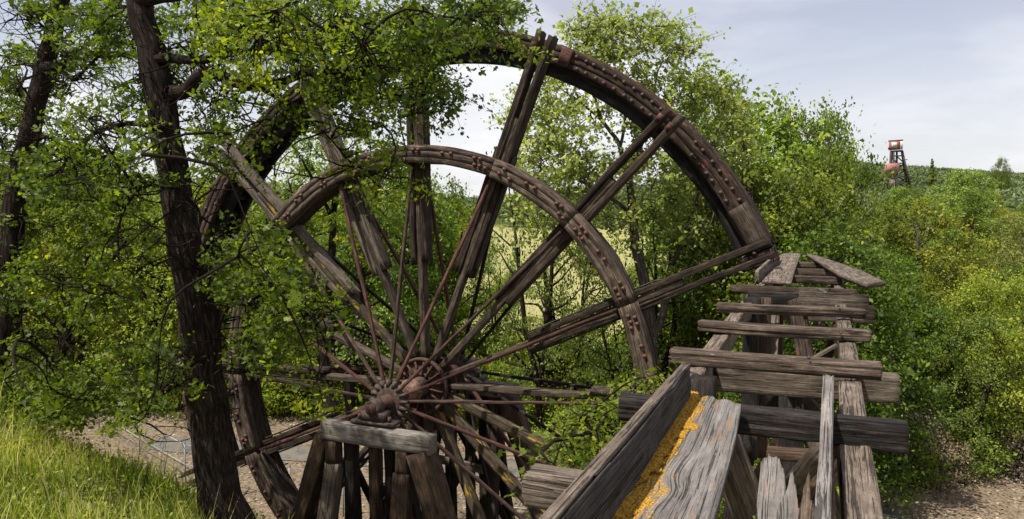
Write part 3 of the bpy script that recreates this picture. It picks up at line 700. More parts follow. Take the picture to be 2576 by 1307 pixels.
M_LPLANK = wood_mat('lichen_plank_wood', (0.0467, 0.0408, 0.0374), (0.1148, 0.1037, 0.0969), (0.2295, 0.2082, 0.1938), bump=.8, crack=0.7, stain=(0.16, 0.11, 0.08), stain_at=0.66)
def add_lichen(m):
    L = m.node_tree.links; b = m.node_tree.nodes['Principled BSDF']; src = b.inputs['Base Color'].links[0].from_socket
    t = nm(m, 'ShaderNodeTexCoord'); sp = nm(m, 'ShaderNodeSeparateXYZ'); L.new(t.outputs['UV'], sp.inputs[0])
    mp = nm(m, 'ShaderNodeMapping'); mp.inputs['Scale'].default_value = (5, 9, 1); L.new(t.outputs['UV'], mp.inputs[0])
    n = nm(m, 'ShaderNodeTexNoise'); n.inputs['Scale'].default_value = 1; n.inputs['Detail'].default_value = 10; n.inputs['Roughness'].default_value = .7; L.new(mp.outputs[0], n.inputs['Vector'])
    n2 = nm(m, 'ShaderNodeTexNoise'); n2.inputs['Scale'].default_value = 55; n2.inputs['Detail'].default_value = 8; L.new(t.outputs['UV'], n2.inputs['Vector'])
    q = nm(m, 'ShaderNodeMapRange'); q.inputs[1].default_value = .0; q.inputs[2].default_value = .52; q.inputs[3].default_value = .42; q.inputs[4].default_value = -.42; L.new(sp.outputs[1], q.inputs[0])
    a = nm(m, 'ShaderNodeMath', operation='ADD'); L.new(q.outputs[0], a.inputs[0]); L.new(n.outputs[0], a.inputs[1])
    a2 = nm(m, 'ShaderNodeMath', operation='MULTIPLY_ADD'); a2.inputs[1].default_value = .35; L.new(n2.outputs[0], a2.inputs[0]); L.new(a.outputs[0], a2.inputs[2])
    r = ramp(m, [(.66, (0, 0, 0)), (.78, (1, 1, 1))]); L.new(a2.outputs[0], r.inputs[0])
    c = ramp(m, [(.34, (.075, .040, .008)), (.5, (.27, .135, .008)), (.64, (.44, .26, .03))]); L.new(n2.outputs[0], c.inputs[0])
    mx = nm(m, 'ShaderNodeMixRGB'); L.new(r.outputs[0], mx.inputs[0]); L.new(src, mx.inputs[1]); L.new(c.outputs[0], mx.inputs[2]); L.new(mx.outputs[0], b.inputs['Base Color'])
add_lichen(M_LPLANK)
# loose boards lying on the trestle
def slab(name, outline, z, th, mat, label, cat='plank', zs=None, div=26, seed=0, rough=.006):
    """plank lofted between its left and right edge polylines (each: list of px points on plane z); real thickness th"""
    Ls, Rs = outline; n = div; t = np.linspace(0, 1, n + 1); nc = 9
    def res(P):
        P = np.array([at_z(a, b, z)[:2] for a, b in P]); k = np.linspace(0, 1, len(P)); return np.stack([np.interp(t, k, P[:, i]) for i in (0, 1)], 1)
    A, B = res(Ls), res(Rs); r = np.random.default_rng(seed)
    g = r.uniform(0, 1, nc + 1) ** 2 * rough * 2; V = []; UV = []
    nz = SinNoise(seed, 10, 3.0, 2)
    wd = np.linalg.norm(A[0] - B[0]); je = r.uniform(0, .14, nc + 1)
    for i in range(n + 1):
        for j in range(nc + 1):
            u = j / nc; p = A[i] * (1 - u) + B[i] * u
            if i == n: p = p - (A[n] - A[n - 1]) / (np.linalg.norm(A[n] - A[n - 1]) + 1e-6) * je[j]
            ed = .006 if j in (0, nc) else 0
            zz = z - g[j] - ed + rough * .6 * nz(np.array([[p[0] * 4, p[1] * 1.2]]))[0] + .03 * math.sin(2.2 * t[i] + seed)
            kn = math.exp(-(((t[i] - .47) / .10) ** 2 + ((u - .40) / .22) ** 2)) if seed == 11 else 0
            V.append((p[0], p[1], zz - .022 * kn)); UV.append((i / n * np.linalg.norm(A[-1] - A[0]) + .15 * kn * (u - .4), u * wd + .07 * kn * math.sin((t[i] - .47) * 16)))
    N = len(V); V = np.array(V); Vb = V.copy(); Vb[:, 2] -= th; V = np.concatenate([V, Vb]); UV = np.concatenate([UV, np.array(UV) + (0, .5)])
    w = nc + 1; i = np.arange(n)[:, None] * w; j = np.arange(nc)[None]
    top = np.stack([i + j, i + j + 1, i + w + j + 1, i + w + j], -1).reshape(-1, 4); bot = top[:, ::-1] + N
    k = np.arange(n)
    lft = np.stack([k * w, (k + 1) * w, (k + 1) * w + N, k * w + N], 1); rgt = np.stack([k * w + nc, k * w + nc + N, (k + 1) * w + nc + N, (k + 1) * w + nc], 1)
    j = np.arange(nc); e0 = np.stack([j, j + N, j + 1 + N, j + 1], 1); e1 = np.stack([n * w + j, n * w + j + 1, n * w + j + 1 + N, n * w + j + N], 1)
    c = V.mean(0); V = V - c
    o = obj(name, mesh_np(name, V, np.concatenate([top, bot, lft, rgt, e0, e1]), mat, UV), None, Matrix.Translation(Vector(c)))
    return props(o, label, cat), c
zP = DZ + .065
mp_, mc_ = slab('loose_plank', ([(1370, 1420), (1510, 1307), (1600, 1180), (1680, 1075), (1738, 992)], [(1770, 1420), (1790, 1307), (1822, 1200), (1850, 1100), (1866, 1012)]), zP, .06, M_LPLANK, 'wide grey plank with orange lichen along its left edge, nearest the camera', seed=11, rough=.007, div=60)
slab('loose_plank', ([(2040, 1420), (2046, 1307), (2060, 1150), (2070, 948)], [(2086, 1420), (2090, 1307), (2094, 1150), (2098, 948)]), zP + .02, .07, M_PLANK, 'narrow grey board lying lengthways between the wide plank and right stringer', seed=12)
slab('loose_plank', ([(1917, 709), (1935, 685), (1968, 638)], [(1990, 713), (2000, 680), (2015, 638)]), DZ + .06, .05, M_GREY, 'flat board with small orange stain at the far end of the trestle', seed=13)
slab('loose_plank', ([(2180, 718), (2110, 690), (2028, 636)], [(2228, 712), (2150, 675), (2052, 640)]), DZ + .13, .09, M_GREY, 'grey plank lying diagonally across the far ties and overhanging the right side', seed=14)
# splintered upright remains between the boards
def splinter(prof, base, tip, Yb, Yt, label, seed, mat=M_PLANK, th=.045):
    """torn board: prof lists (across metres, height share) of the broken top edge"""
    b = at_Y(*base, Yb); t = at_Y(*tip, Yt); M, L = frame(b, t, (0, 1, 0)); r = np.random.default_rng(seed)
    px_, ph = zip(*prof); n = 30; m = 14; xs = np.linspace(px_[0], px_[-1], n); top = np.interp(xs, px_, ph) * L + r.normal(size=n) * .012
    gr = r.uniform(0, 1, n) ** 2 * .008; V = []; UV = []
    for s_ in (-th / 2, th / 2):
        for i in range(n):
            for k in range(m + 1):
                q = k / m; V.append((q * top[i], xs[i] + .008 * math.sin(q * 5 + seed), s_ * (1 - .55 * q ** 5) + (gr[i] if s_ < 0 else -gr[i]))); UV.append((q * top[i], xs[i] + s_ * 3))
    N = n * (m + 1); F = []
    for i in range(n - 1):
        for k in range(m):
            a = i * (m + 1) + k; F.append((a, a + 1, a + m + 2, a + m + 1)); F.append((a + N, a + N + m + 1, a + N + m + 2, a + N + 1))
        a = i * (m + 1) + m; F.append((a, a + N, a + N + m + 1, a + m + 1))
    for k in range(m):
        F.append((k, k + N, k + N + 1, k + 1)); a = (n - 1) * (m + 1) + k; F.append((a, a + 1, a + 1 + N, a + N))
    o = obj('broken_board', mesh_np('broken_board', np.array(V), np.array(F), mat, np.array(UV)), None, M)
    return props(o, label, 'board')
splinter([(-.085, .93), (-.07, .985), (-.02, 1.0), (.03, .99), (.055, .93), (.085, .80), (.095, .6)], (1935, 1420), (1942, 1150), 4.9, 5.9, 'rotten grey board standing with a blunt worn top between the planks', 3)
splinter([(-.10, .50), (-.05, .72), (-.028, .97), (-.015, 1.0), (0, .86), (.012, .80), (.03, .62), (.05, .55)], (1985, 1420), (2003, 1185), 4.9, 5.5, 'splintered board end with one sharp point rising between the planks', 5)
splinter([(-.05, .55), (-.02, .80), (.0, .96), (.015, 1.0), (.022, .7), (.04, .66), (.05, .5)], (2025, 1420), (2030, 1190), 4.95, 5.45, 'thin dark shattered board beside the narrow lengthways board', 8, M_TIE)
# lichen cushion on the wide plank: raised patchy crust
def lichen():
    r = np.random.default_rng(4); a = Acc()
    nz = SinNoise(31, 26, 3.4, 2)
    A = np.array([at_z(x, y, zP)[:2] for x, y in ((1440, 1370), (1510, 1307), (1600, 1180), (1680, 1075), (1738, 992))])
    Bb = np.array([at_z(x, y, zP)[:2] for x, y in ((1760, 1370), (1790, 1307), (1822, 1200), (1850, 1100), (1866, 1012))])
    n, m = 420, 110; t = np.linspace(0, 1, n)
    ky = np.linspace(0, 1, 5)
    Ai = np.stack([np.interp(t, ky, A[:, i]) for i in (0, 1)], 1); Bi = np.stack([np.interp(t, ky, Bb[:, i]) for i in (0, 1)], 1)
    U, Tm = np.meshgrid(np.linspace(.0, .56, m), t); P = Ai[:, None] * (1 - U[..., None]) + Bi[:, None] * U[..., None]
    edge = .27 + .05 * np.sin(t * 11) + .05 * np.sin(t * 27) + .10 * np.clip(t - .45, 0, 1)
    f = (edge[:, None] - U) / .10
    f = np.minimum(f, (U + .02) / .02)
    f = f - .25 + 1.3 * nz(np.stack([P[..., 0].ravel() * 7, P[..., 1].ravel() * 5], 1)).reshape(U.shape) * .55
    H = .006 * np.clip(f - .42, 0, 1.2) + .003 * nz(np.stack([P[..., 0].ravel() * 45, P[..., 1].ravel() * 45], 1)).reshape(U.shape)
    on = f > .42
    Z = zP + .002 + H * on - .0 + .03 * np.sin(2.2 * np.interp(t, [0, 1], [.10, 1]) + 11)[:, None]
    V = np.stack([P[..., 0], P[..., 1], Z], -1).reshape(-1, 3); F = []
    i = np.arange(n - 1)[:, None] * m; j = np.arange(m - 1)[None]
    Q = np.stack([i + j, i + j + 1, i + m + j + 1, i + m + j], -1).reshape(-1, 4); keep = on.ravel()[Q].all(1)
    o = obj('lichen', mesh_np('lichen', V, Q[keep], M_MOSS, None, None, True), mp_, Matrix.Identity(4))
    props(o, kind='stuff')
lichen()

# ------------------------------------------------------------------ chain link fence with pipe rails
fence = thing('pipe_fence', tuple(on_ground(443, 38)), 'galvanised pipe fence with angled post tops across the bare valley floor', 'fence')
fp = [(225, 47.0), (327, 42.3), (443, 38.0), (578, 36.4), (712, 34.8), (850, 33.6), (1000, 32.4), (1120, 31.3), (1240, 30.2), (1375, 29.6)]
fpts = [on_ground(a, b) for a, b in fp]
FT = 2.0
for i, p in enumerate(fpts):
    a = Acc(); V, Q, U = cyl_np(p - (0, 0, .2), p + (0, 0, FT + .02), .038, .038, 8); a.add(V, Q, U)
    V, Q, U = cyl_np(p + (0, 0, FT), p + np.array([.22, -.1, FT + .36]), .022, .018, 6); a.add(V, Q, U)
    o = obj('post', a.mesh('post', M_GALV), fence)
    if i < len(fpts) - 1:
        q = fpts[i + 1]
        for h in (FT, FT * .48) if i < 3 else (FT,):
            V, Q, U = cyl_np(p + (0, 0, h), q + (0, 0, h), .028, .028, 8); obj('rail', mesh_np('rail', V, Q, M_GALV, U), fence)
# wire mesh: diagonal strands
wa = Acc()
for i in range(len(fpts) - 1):
    p, q = fpts[i], fpts[i + 1]; L = np.linalg.norm(q - p); n = int(L / .22)
    for k in range(-9, n):
        for sg in (0, 1):
            u0, u1 = k / n, (k + 9) / n; h0, h1 = (.05, FT - .02) if sg == 0 else (FT - .02, .05)
            c0, c1 = max(u0, 0), min(u1, 1)
            if c1 <= c0: continue
            f0 = (c0 - u0) / (u1 - u0); f1 = (c1 - u0) / (u1 - u0)
            a_ = p + (q - p) * c0 + (0, 0, h0 + (h1 - h0) * f0); b_ = p + (q - p) * c1 + (0, 0, h0 + (h1 - h0) * f1)
            V, Q, U = tube_np([a_, b_], [.0022, .0022], 3); wa.add(V, Q, U)
props(obj('wire_mesh', wa.mesh('wire_mesh', M_GALV), fence), kind='stuff')

# ------------------------------------------------------------------ leaves and trees
def leaves_np(C, size, N, r, up=0.25, shape='oval', tone=None, jitter=.42):
    """C (n,3) leaf centres, N outward hints (n,3)"""
    n = len(C); nrm = r.normal(size=(n, 3)); nrm /= np.linalg.norm(nrm, axis=1)[:, None]
    nrm = nrm + N * .5 + np.array([0, 0, up]); nrm /= np.linalg.norm(nrm, axis=1)[:, None] + 1e-9
    t = np.cross(nrm, r.normal(size=(n, 3))); t /= np.linalg.norm(t, axis=1)[:, None] + 1e-9; b = np.cross(nrm, t)
    s = size * np.exp(r.normal(size=n) * jitter * .7)[:, None]
    if shape == 'lobed':
        pts = [(-.55, 0, 0), (-.15, .16, .02), (.02, .36, .06), (.18, .17, .02), (.42, .30, .05), (.62, 0, -.06), (.42, -.30, .05), (.18, -.17, .02), (.02, -.36, .06), (-.15, -.16, .02)]
    elif shape == 'tri':
        pts = [(-.5, 0, 0), (-.05, .42, .10), (.62, 0, -.05), (-.05, -.42, .10)]
    else:
        pts = [(-.5, 0, 0), (.05, .33, .09), (.6, 0, 0), (.05, -.33, .09)]
    k = len(pts); V = np.stack([C + s * (a * t + c * b + e * nrm) for a, c, e in pts], 1).reshape(-1, 3)
    if k == 4: F = (np.arange(n)[:, None] * 4 + np.array([0, 1, 2, 3])[None])
    else: F = (np.arange(n)[:, None] * k + np.arange(k)[None])
    T = np.repeat(tone if tone is not None else r.uniform(0, 1, n), k)
    return V, F, T
def curve(p, q, n=6, wob=.08, r=None, sag=0.0):
    p = np.asarray(p, float); q = np.asarray(q, float); t = np.linspace(0, 1, n)[:, None]; L = np.linalg.norm(q - p)
    o = r.normal(size=3) * wob * L; o2 = r.normal(size=3) * wob * .5 * L
    return p + (q - p) * t + o * np.sin(np.pi * t) + o2 * np.sin(2 * np.pi * t) + np.array([0, 0, sag * L]) * np.sin(np.pi * t)
def make_tree(seed, H, Wd, lo, nlobe, nspray, nleaf, leaf, mat, barkm, lobe_r=.20, trunk_r=None, profile='round', shape='oval', forks=2, spread=.13, open_=.0, flat=.8):
    r = np.random.default_rng(seed); wood = Acc(); fol = Acc()
    tr = trunk_r or H * .018
    # leaders
    nodes = []
    for f in range(forks):
        az = r.uniform(0, 6.28); ln = r.uniform(.12, .3) * Wd * (0 if forks == 1 else 1)
        base = np.array([0, 0, -.3]); fork = np.array([r.normal() * .02 * H, r.normal() * .02 * H, H * (.16 + .05 * f)])
        tip = np.array([math.cos(az) * ln, math.sin(az) * ln, H * r.uniform(.82, .93)])
        a = curve(base, fork, 5, .03, r) if f == 0 else np.array([fork0, fork0 * .7 + tip * .3 * np.array([1.4, 1.4, .9]) + 0])
        if f == 0: fork0 = fork
        b_ = curve(a[-1], tip, 12, .05, r)
        path = np.concatenate([a, b_[1:]]); q = np.linspace(0, 1, len(path)); rad = tr * (1 - q) ** .8 * (1 if f == 0 else .7) + .02
        if f == 0: rad[0] *= 1.5
        V, Q, U = tube_np(path, rad, 10, .06, seed + f); wood.add(V, Q, U)
        for i in range(4, len(path)): nodes.append((path[i], rad[i]))
    NP = np.array([n[0] for n in nodes])
    lobes = []
    for i in range(nlobe):
        t = (i + r.uniform(0, 1)) / nlobe; z = H * (lo + (1 - lo) * (t * .97))
        tt = (z / H - lo) / (1 - lo)
        if profile == 'round': pr = math.sqrt(max(0.02, 1 - (2 * tt - .85) ** 2 / 1.4))
        elif profile == 'cone': pr = 1.02 - tt
        elif profile == 'dome': pr = math.sqrt(max(.02, 1 - tt ** 2.2))
        else: pr = .45 + .9 * tt * (1.25 - tt) * 1.4
        az = i * 2.4 + r.uniform(-.6, .6); rr = Wd / 2 * pr * math.sqrt(r.uniform(.15, 1)) * .85
        lobes.append((np.array([math.cos(az) * rr, math.sin(az) * rr, z]), Wd * lobe_r * r.uniform(.7, 1.25) * (.55 + .45 * pr)))
    for (c, lr) in lobes:
        dd = np.linalg.norm((NP - c) * np.array([1, 1, 1.0]), axis=1) + 1.2 * np.clip(NP[:, 2] - c[2] + .1 * H, 0, 99); k = int(dd.argmin())
        st, rad0 = nodes[k]; P = curve(st, c, 7, .09, r, sag=.04); rd = np.linspace(max(.03, rad0 * .5), .022, 7)
        V, Q, U = tube_np(P, rd, 6); wood.add(V, Q, U)
        ltone = r.uniform(-.12, .12)
        ns = max(3, int(nspray * (lr / (Wd * lobe_r)) ** 2))
        dirs = r.normal(size=(ns, 3)); dirs /= np.linalg.norm(dirs, axis=1)[:, None]
        dirs[:, 2] = np.where(dirs[:, 2] < -.4, -dirs[:, 2] * .5, dirs[:, 2])
        rad = lr * (r.uniform(.35, 1.12, ns))[:, None]
        SP = c + dirs * rad * np.array([1, 1, flat])
        for j in range(ns):
            if j % 2 == 0:
                V, Q, U = tube_np(curve(c * .75 + P[4] * .25, SP[j], 4, .12, r), [.018, .012, .008, .004], 3); wood.add(V, Q, U)
            nl = int(nleaf * r.uniform(.6, 1.4)); sg = spread * lr * 2 * r.uniform(.7, 1.3)
            axis = dirs[j] * .6 + r.normal(size=3) * .5; axis /= np.linalg.norm(axis)
            u = r.normal(size=(nl, 1)) * sg * 1.1; C = SP[j] + u * axis + r.normal(size=(nl, 3)) * sg * .5
            tone = np.clip(.42 + ltone + r.normal() * .13 + r.normal(size=nl) * .16, 0, 1)
            V, F, T = leaves_np(C, leaf, np.tile(dirs[j], (nl, 1)), r, shape=shape, tone=tone); fol.add(V, F, None, T)
    return wood.mesh('trunk', barkm, True), fol.mesh('crown', mat, False, True)
def plant(kind, meshes, pos, scale, rot, color, label, cat, group=None):
    root = thing(kind, tuple(pos), label, cat, group)
    M = Matrix.Translation(Vector(pos)) @ Matrix.Rotation(rot, 4, 'Z') @ Matrix.Diagonal((scale[0], scale[0], scale[1], 1))
    a = obj('trunk' if 'shrub' not in kind else 'stems', meshes[0], root, M); b_ = obj('crown' if 'shrub' not in kind else 'foliage', meshes[1], root, M)
    b_.color = (*color, 1)
    return root
# tree kinds (unit: real metres)
T_COT = make_tree(1, 24, 13, .20, 52, 30, 20, .19, M_COT, M_BARK2, .125, .36, 'round', 'tri', 3, .13)
T_COT2 = make_tree(2, 20, 12, .18, 46, 30, 20, .19, M_COT, M_BARK2, .13, .32, 'dome', 'tri', 2, .13)
T_BR1 = make_tree(3, 13, 12, .08, 52, 42, 21, .165, M_BUSH, M_BARK2, .125, .22, 'round', 'oval', 3, .14)
T_BR2 = make_tree(4, 12, 10, .06, 46, 42, 21, .165, M_BUSH, M_BARK2, .14, .20, 'dome', 'oval', 2, .14)
T_SPA = make_tree(10, 12, 11, .16, 36, 16, 16, .15, M_COT, M_BARK, .12, .26, 'round', 'oval', 3, .16)
T_OAK = make_tree(5, 14, 14, .18, 50, 34, 20, .16, M_OAK, M_BARK, .125, .3, 'dome', 'oval', 2, .13)
T_SH1 = make_tree(6, 3.4, 4.4, .02, 22, 26, 15, .10, M_BUSH, M_BARK2, .18, .05, 'dome', 'oval', 3, .15)
T_SH2 = make_tree(7, 2.6, 4.0, .02, 20, 26, 15, .10, M_BUSH, M_BARK2, .19, .04, 'dome', 'oval', 3, .15)
T_DRY = make_tree(8, 2.8, 4.0, .02, 18, 36, 10, .11, M_DRY, M_BARK2, .2, .04, 'dome', 'oval', 3, .17)
T_CON = make_tree(9, 14, 5, .12, 26, 30, 16, .22, M_OAK, M_BARK, .16, .2, 'cone', 'oval', 1, .12)
KINDS = {}
for k_, me_, nm_ in (('cot', T_COT, 'cottonwood_tree'), ('cot2', T_COT2, 'cottonwood_tree'), ('br1', T_BR1, 'broadleaf_tree'), ('br2', T_BR2, 'broadleaf_tree'), ('spa', T_SPA, 'broadleaf_tree'),
                     ('oak', T_OAK, 'oak_tree'), ('sh1', T_SH1, 'leafy_shrub'), ('sh2', T_SH2, 'leafy_shrub'), ('dry', T_DRY, 'dry_shrub'), ('con', T_CON, 'conifer_tree')):
    zz = np.empty(len(me_[1].vertices) * 3, dtype=np.float32); me_[1].vertices.foreach_get('co', zz)
    KINDS[k_] = (me_, float(np.percentile(zz[2::3], 99.3)), nm_)
def tree_to(kind, px, top, d, wide=1.0, rot=0.0, color=(1, 1, 1), label='', cat='tree', group=None):
    me, H, nmx = KINDS[kind]; p = on_ground(px, d); zt = at_d(px, top, d)[2]; hs = max(.2, (zt - p[2]) / H)
    return plant(nmx, me, p, (hs * wide, hs), rot, color, label, cat, group)
TREES = [
 ('cot2', 1790, 210, 47, .70, 2.2, (1.15, 1.15, 1.0), 'cottonwood behind the right arc of the rim, lower than the tall forked one'),
 ('br2', 1870, 285, 50, 1.0, 4.0, (1.1, 1.1, .95), 'lower cottonwood filling in just right of the bolted rim'),
 ('br1', 2035, 285, 52, .62, 1.0, (.75, .85, .75), 'dark crowned tree poking above the others between the rim and the headframe'),
 ('br1', 1950, 425, 42, .90, .3, (.95, 1, .9), 'rounded bright tree behind the far end of the flume'),
 ('br1', 2075, 405, 48, .54, 2.0, (.85, .92, .8), 'broad green tree with its edge just left of the headframe'),
 ('br2', 2090, 590, 36, .95, 3.0, (.75, .85, .7), 'full leafy tree rising beside the right end of the flume ties'),
 ('br2', 2300, 520, 54, 1.1, 5.1, (.95, 1, .95), 'round green tree directly below the headframe'),
 ('br1', 2230, 650, 42, .85, 4.4, (.7, .85, .7), 'dark green tree beyond the overhanging diagonal plank'),
 ('oak', 2470, 490, 82, .8, .2, (1.25, 1.2, 1.2), 'dark green oak on the right slope under the ridge'),
 ('br2', 2400, 640, 50, 1.1, 1.3, (1.15, 1.0, .9), 'yellowish green tree in the right middle of the valley'),
 ('cot2', 2550, 545, 66, .9, .8, (.95, .80, .72), 'pale olive tree at the right edge of the view'),
 ('br1', 2540, 700, 41, .95, 2.6, (1.2, 1.12, 1.0), 'near bright tree at the right edge with thin stems'),
 ('spa', 2450, 790, 39.5, .9, 3.6, (.95, 1, .8), 'sparse twiggy tree above the dry brush at lower right'),
 ('spa', 2340, 850, 40, .8, 2.1, (.8, .9, .6), 'low open tree beyond the right stringer'),
 ('spa', 1360, 350, 47, .55, 1.9, (.8, .95, .7), 'slender tree between the second and third spokes from vertical'),
 ('oak', 1100, 460, 56, .7, 2.9, (1.3, 1.3, 1.2), 'round tree behind the top of the bolted ring'),
 ('br1', 985, 420, 52, .7, .9, (.85, .95, .8), 'leafy tree behind the upright spoke'),
 ('spa', 880, 350, 48, .9, 1.7, (.8, .95, .65), 'open crowned tree behind the upper left spokes of the wheel'),
 ('spa', 700, 330, 54, .9, 3.9, (.9, 1.0, .7), 'tall oak standing behind the left side of the big rim'),
 ('br1', 560, 470, 54, .9, 4.9, (1.1, 1.1, .8), 'tree just right of the thick foreground trunk, beyond the rim'),
 ('spa', 400, 430, 52, 1.0, .1, (1.1, 1.15, .65), 'bright open leafy tree left of the thick foreground trunk'),
 ('br2', 260, 520, 54, 1.2, 2.4, (1.25, 1.2, .8), 'sunlit tree seen between the two foreground trunks'),
 ('oak', 90, 430, 56, 1.0, 5.7, (1.5, 1.5, 1.2), 'oak in the background at the left edge'),
 ('br1', -40, 520, 50, 1.0, 3.3, (1.1, 1.1, .8), 'leafy tree cut by the left edge of the view'),
 ('br2', 330, 760, 51, .9, 1.1, (1.5, 1.35, .8), 'yellow green small tree beyond the fence, left of the thick trunk'),
 ('spa', 1255, 620, 58, .6, .5, (.8, 1, .6), 'small tree behind the spokes near the dry meadow'),
 ('spa', 1450, 560, 48, .75, 1.5, (.75, .92, .6), 'twisted dark stemmed tree behind the lower right spokes'),
 ('spa', 1660, 520, 43, .8, 2.7, (.75, .95, .6), 'open tree with dark trunk in the gap between bolted ring and rim'),
 ('spa', 1560, 740, 40, .7, 3.7, (.7, .9, .6), 'small tree under the low right spoke'),
 ('spa', 1800, 640, 44, .7, .7, (.75, .9, .6), 'thin tree left of the far flume ties'),
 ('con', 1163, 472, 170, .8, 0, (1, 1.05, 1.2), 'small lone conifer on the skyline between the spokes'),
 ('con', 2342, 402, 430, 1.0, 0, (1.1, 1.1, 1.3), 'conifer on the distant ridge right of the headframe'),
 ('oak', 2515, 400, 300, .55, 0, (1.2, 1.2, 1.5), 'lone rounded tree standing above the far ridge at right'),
]
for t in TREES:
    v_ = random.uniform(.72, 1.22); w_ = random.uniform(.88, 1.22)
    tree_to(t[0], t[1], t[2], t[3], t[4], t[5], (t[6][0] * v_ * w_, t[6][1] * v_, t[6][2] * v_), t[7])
# the thicket of shrubs along the valley floor and slopes
sr = random.Random(12)
PLACES = [(-999, 'at the left edge'), (60, 'between the two left trunks'), (330, 'left of the thick trunk'), (520, 'right of the thick trunk'), (690, 'left of the near cap beam'), (830, 'above the cap beam'), (960, 'behind the hub'), (1090, 'just right of the hub'),
          (1210, 'behind the level right spoke'), (1330, 'below the broken low spoke'), (1460, 'near the cut ring end'), (1600, 'right of the cut ring end'), (1740, 'left of the cross ties'), (1850, 'under the left stringer'), (1970, 'under the middle of the ties'), (2090, 'beside the right stringer'),
          (2210, 'below the headframe'), (2310, 'right of the headframe'), (2420, 'toward the right edge'), (2520, 'at the right edge')]
ZONE = {'shrubs behind the road': 'roadside thicket', 'shrubs on the left slope': 'left slope', 'shrubs behind the lower spokes': 'low thicket', 'shrubs below the meadow': 'belt under meadow', 'bushes on the meadow': 'dry meadow', 'shrubs beside the flume': 'flume side',
        'shrubs under the flume': 'near flume brush', 'shrubs beyond the flume': 'brush beyond flume', 'dry brush at lower right': 'dry bank', 'shrubs on the right slope': 'right slope', 'trees filling the valley': 'valley woodland', 'trees on the left slope': 'left woodland'}
def describe(px, d, d0, d1, s, hs, c, kind, label):
    place = [b for a, b in PLACES if px >= a][-1]; q = (d - d0) / (d1 - d0); row = 'front' if q < .34 else ('middle' if q < .67 else 'back')
    size = 'small' if s < hs[0] + (hs[1] - hs[0]) / 3 else ('large' if s > hs[0] + (hs[1] - hs[0]) * .67 else 'medium'); g = c[1] / 1.15; hue = c[0] / c[1]
    tint = 'dry brown' if 'dry' in kind else (('dark ' if g < .85 else 'bright ' if g > 1.1 else '') + ('yellowish green' if hue > 1.08 else 'green'))
    what = {'cottonwood_tree': 'cottonwood', 'oak_tree': 'oak', 'broadleaf_tree': 'tree', 'leafy_shrub': 'shrub', 'dry_shrub': 'brush'}[kind]
    return ('%s %s %s %s, %s part of %s' if len(place.split()) < 6 else '%s %s %s %s, %s %s') % (size, tint, what, place, row, ZONE[label])
_seen = {}
def once(t):
    _seen[t] = _seen.get(t, 0) + 1
    return t if _seen[t] == 1 else (t.replace(' part of ', ' right-hand part of ', 1) if ' part of ' in t else t.replace(', ', ', further right, ', 1))
def shrub_band(px0, px1, d0, d1, n, kinds, group, label, col=(1, 1, 1), hs=(.8, 1.5)):
    for i in range(n):
        px = px0 + (px1 - px0) * (i + sr.random()) / n; d = sr.uniform(d0, d1); k = sr.choice(kinds); me, H, nmx = KINDS[k]
        s = sr.uniform(*hs); v = sr.uniform(.6, 1.38); c = (col[0] * v * sr.uniform(.85, 1.2), col[1] * v, col[2] * v * sr.uniform(.7, 1.2))
        plant(nmx, me, on_ground(px, d), (s * sr.uniform(.9, 1.3), s), sr.uniform(0, 6.28), c, once(describe(px, d, d0, d1, s, hs, c, nmx, group)), 'tree' if 'tree' in nmx else 'shrub', group)
shrub_band(-100, 1050, 50.5, 56, 34, ['sh1', 'sh2'], 'shrubs behind the road', 'green shrub in the low thicket behind the road, left of the hub', (1.25, 1.2, .8), (.8, 1.6))
shrub_band(-150, 900, 60, 82, 26, ['sh1', 'sh2'], 'shrubs on the left slope', 'sunny green shrub on the slope behind the foreground trunks', (1.4, 1.3, .9), (1.4, 2.6))
shrub_band(1050, 1750, 48, 57, 30, ['sh1', 'sh2'], 'shrubs behind the lower spokes', 'bright green shrub in the thicket behind the lower right spokes', (1.2, 1.2, .85), (.8, 1.5))
shrub_band(1050, 1900, 60, 74, 16, ['sh1', 'sh2'], 'shrubs below the meadow', 'shrub in the green belt below the dry meadow', (1.3, 1.25, .9), (.6, 1.1))
shrub_band(1050, 1900, 80, 130, 12, ['sh1', 'dry'], 'bushes on the meadow', 'small bush dotted on the dry meadow', (1.1, 1.1, .8), (.5, 1.0))
shrub_band(1420, 1850, 27, 38, 9, ['sh1', 'sh2'], 'shrubs beside the flume', 'leafy shrub left of the flume trestle below the broken ring end', (.95, 1.05, .8), (.8, 1.3))
shrub_band(1830, 2120, 26, 33, 8, ['sh1', 'sh2'], 'shrubs under the flume', 'leafy shrub seen through the flume ties', (1.0, 1.08, .8), (.8, 1.2))
shrub_band(1800, 2250, 38, 50, 14, ['sh1', 'sh2'], 'shrubs beyond the flume', 'leafy shrub on the valley floor beyond the flume ties', (1.1, 1.12, .8), (.9, 1.5))
shrub_band(2230, 2640, 37.5, 41, 13, ['sh2', 'dry', 'dry'], 'dry brush at lower right', 'dry brown and green brush above the sandy ground at lower right', (1, 1, 1), (.7, 1.15))
shrub_band(2180, 2600, 43, 52, 10, ['sh1', 'sh2'], 'shrubs on the right slope', 'green shrub behind the dry brush at right', (1.1, 1.1, .8), (1.2, 2.0))
shrub_band(1900, 2640, 62, 132, 34, ['br2', 'br1', 'oak', 'cot2'], 'trees filling the valley', 'round crowned tree in the solid woodland filling the right of the valley', (1.05, 1.05, .9), (.42, .75))
shrub_band(-200, 1150, 82, 130, 18, ['br2', 'br1', 'oak'], 'trees on the left slope', 'round crowned tree in the woodland behind the oaks at left', (1.2, 1.2, .9), (.6, 1.0))

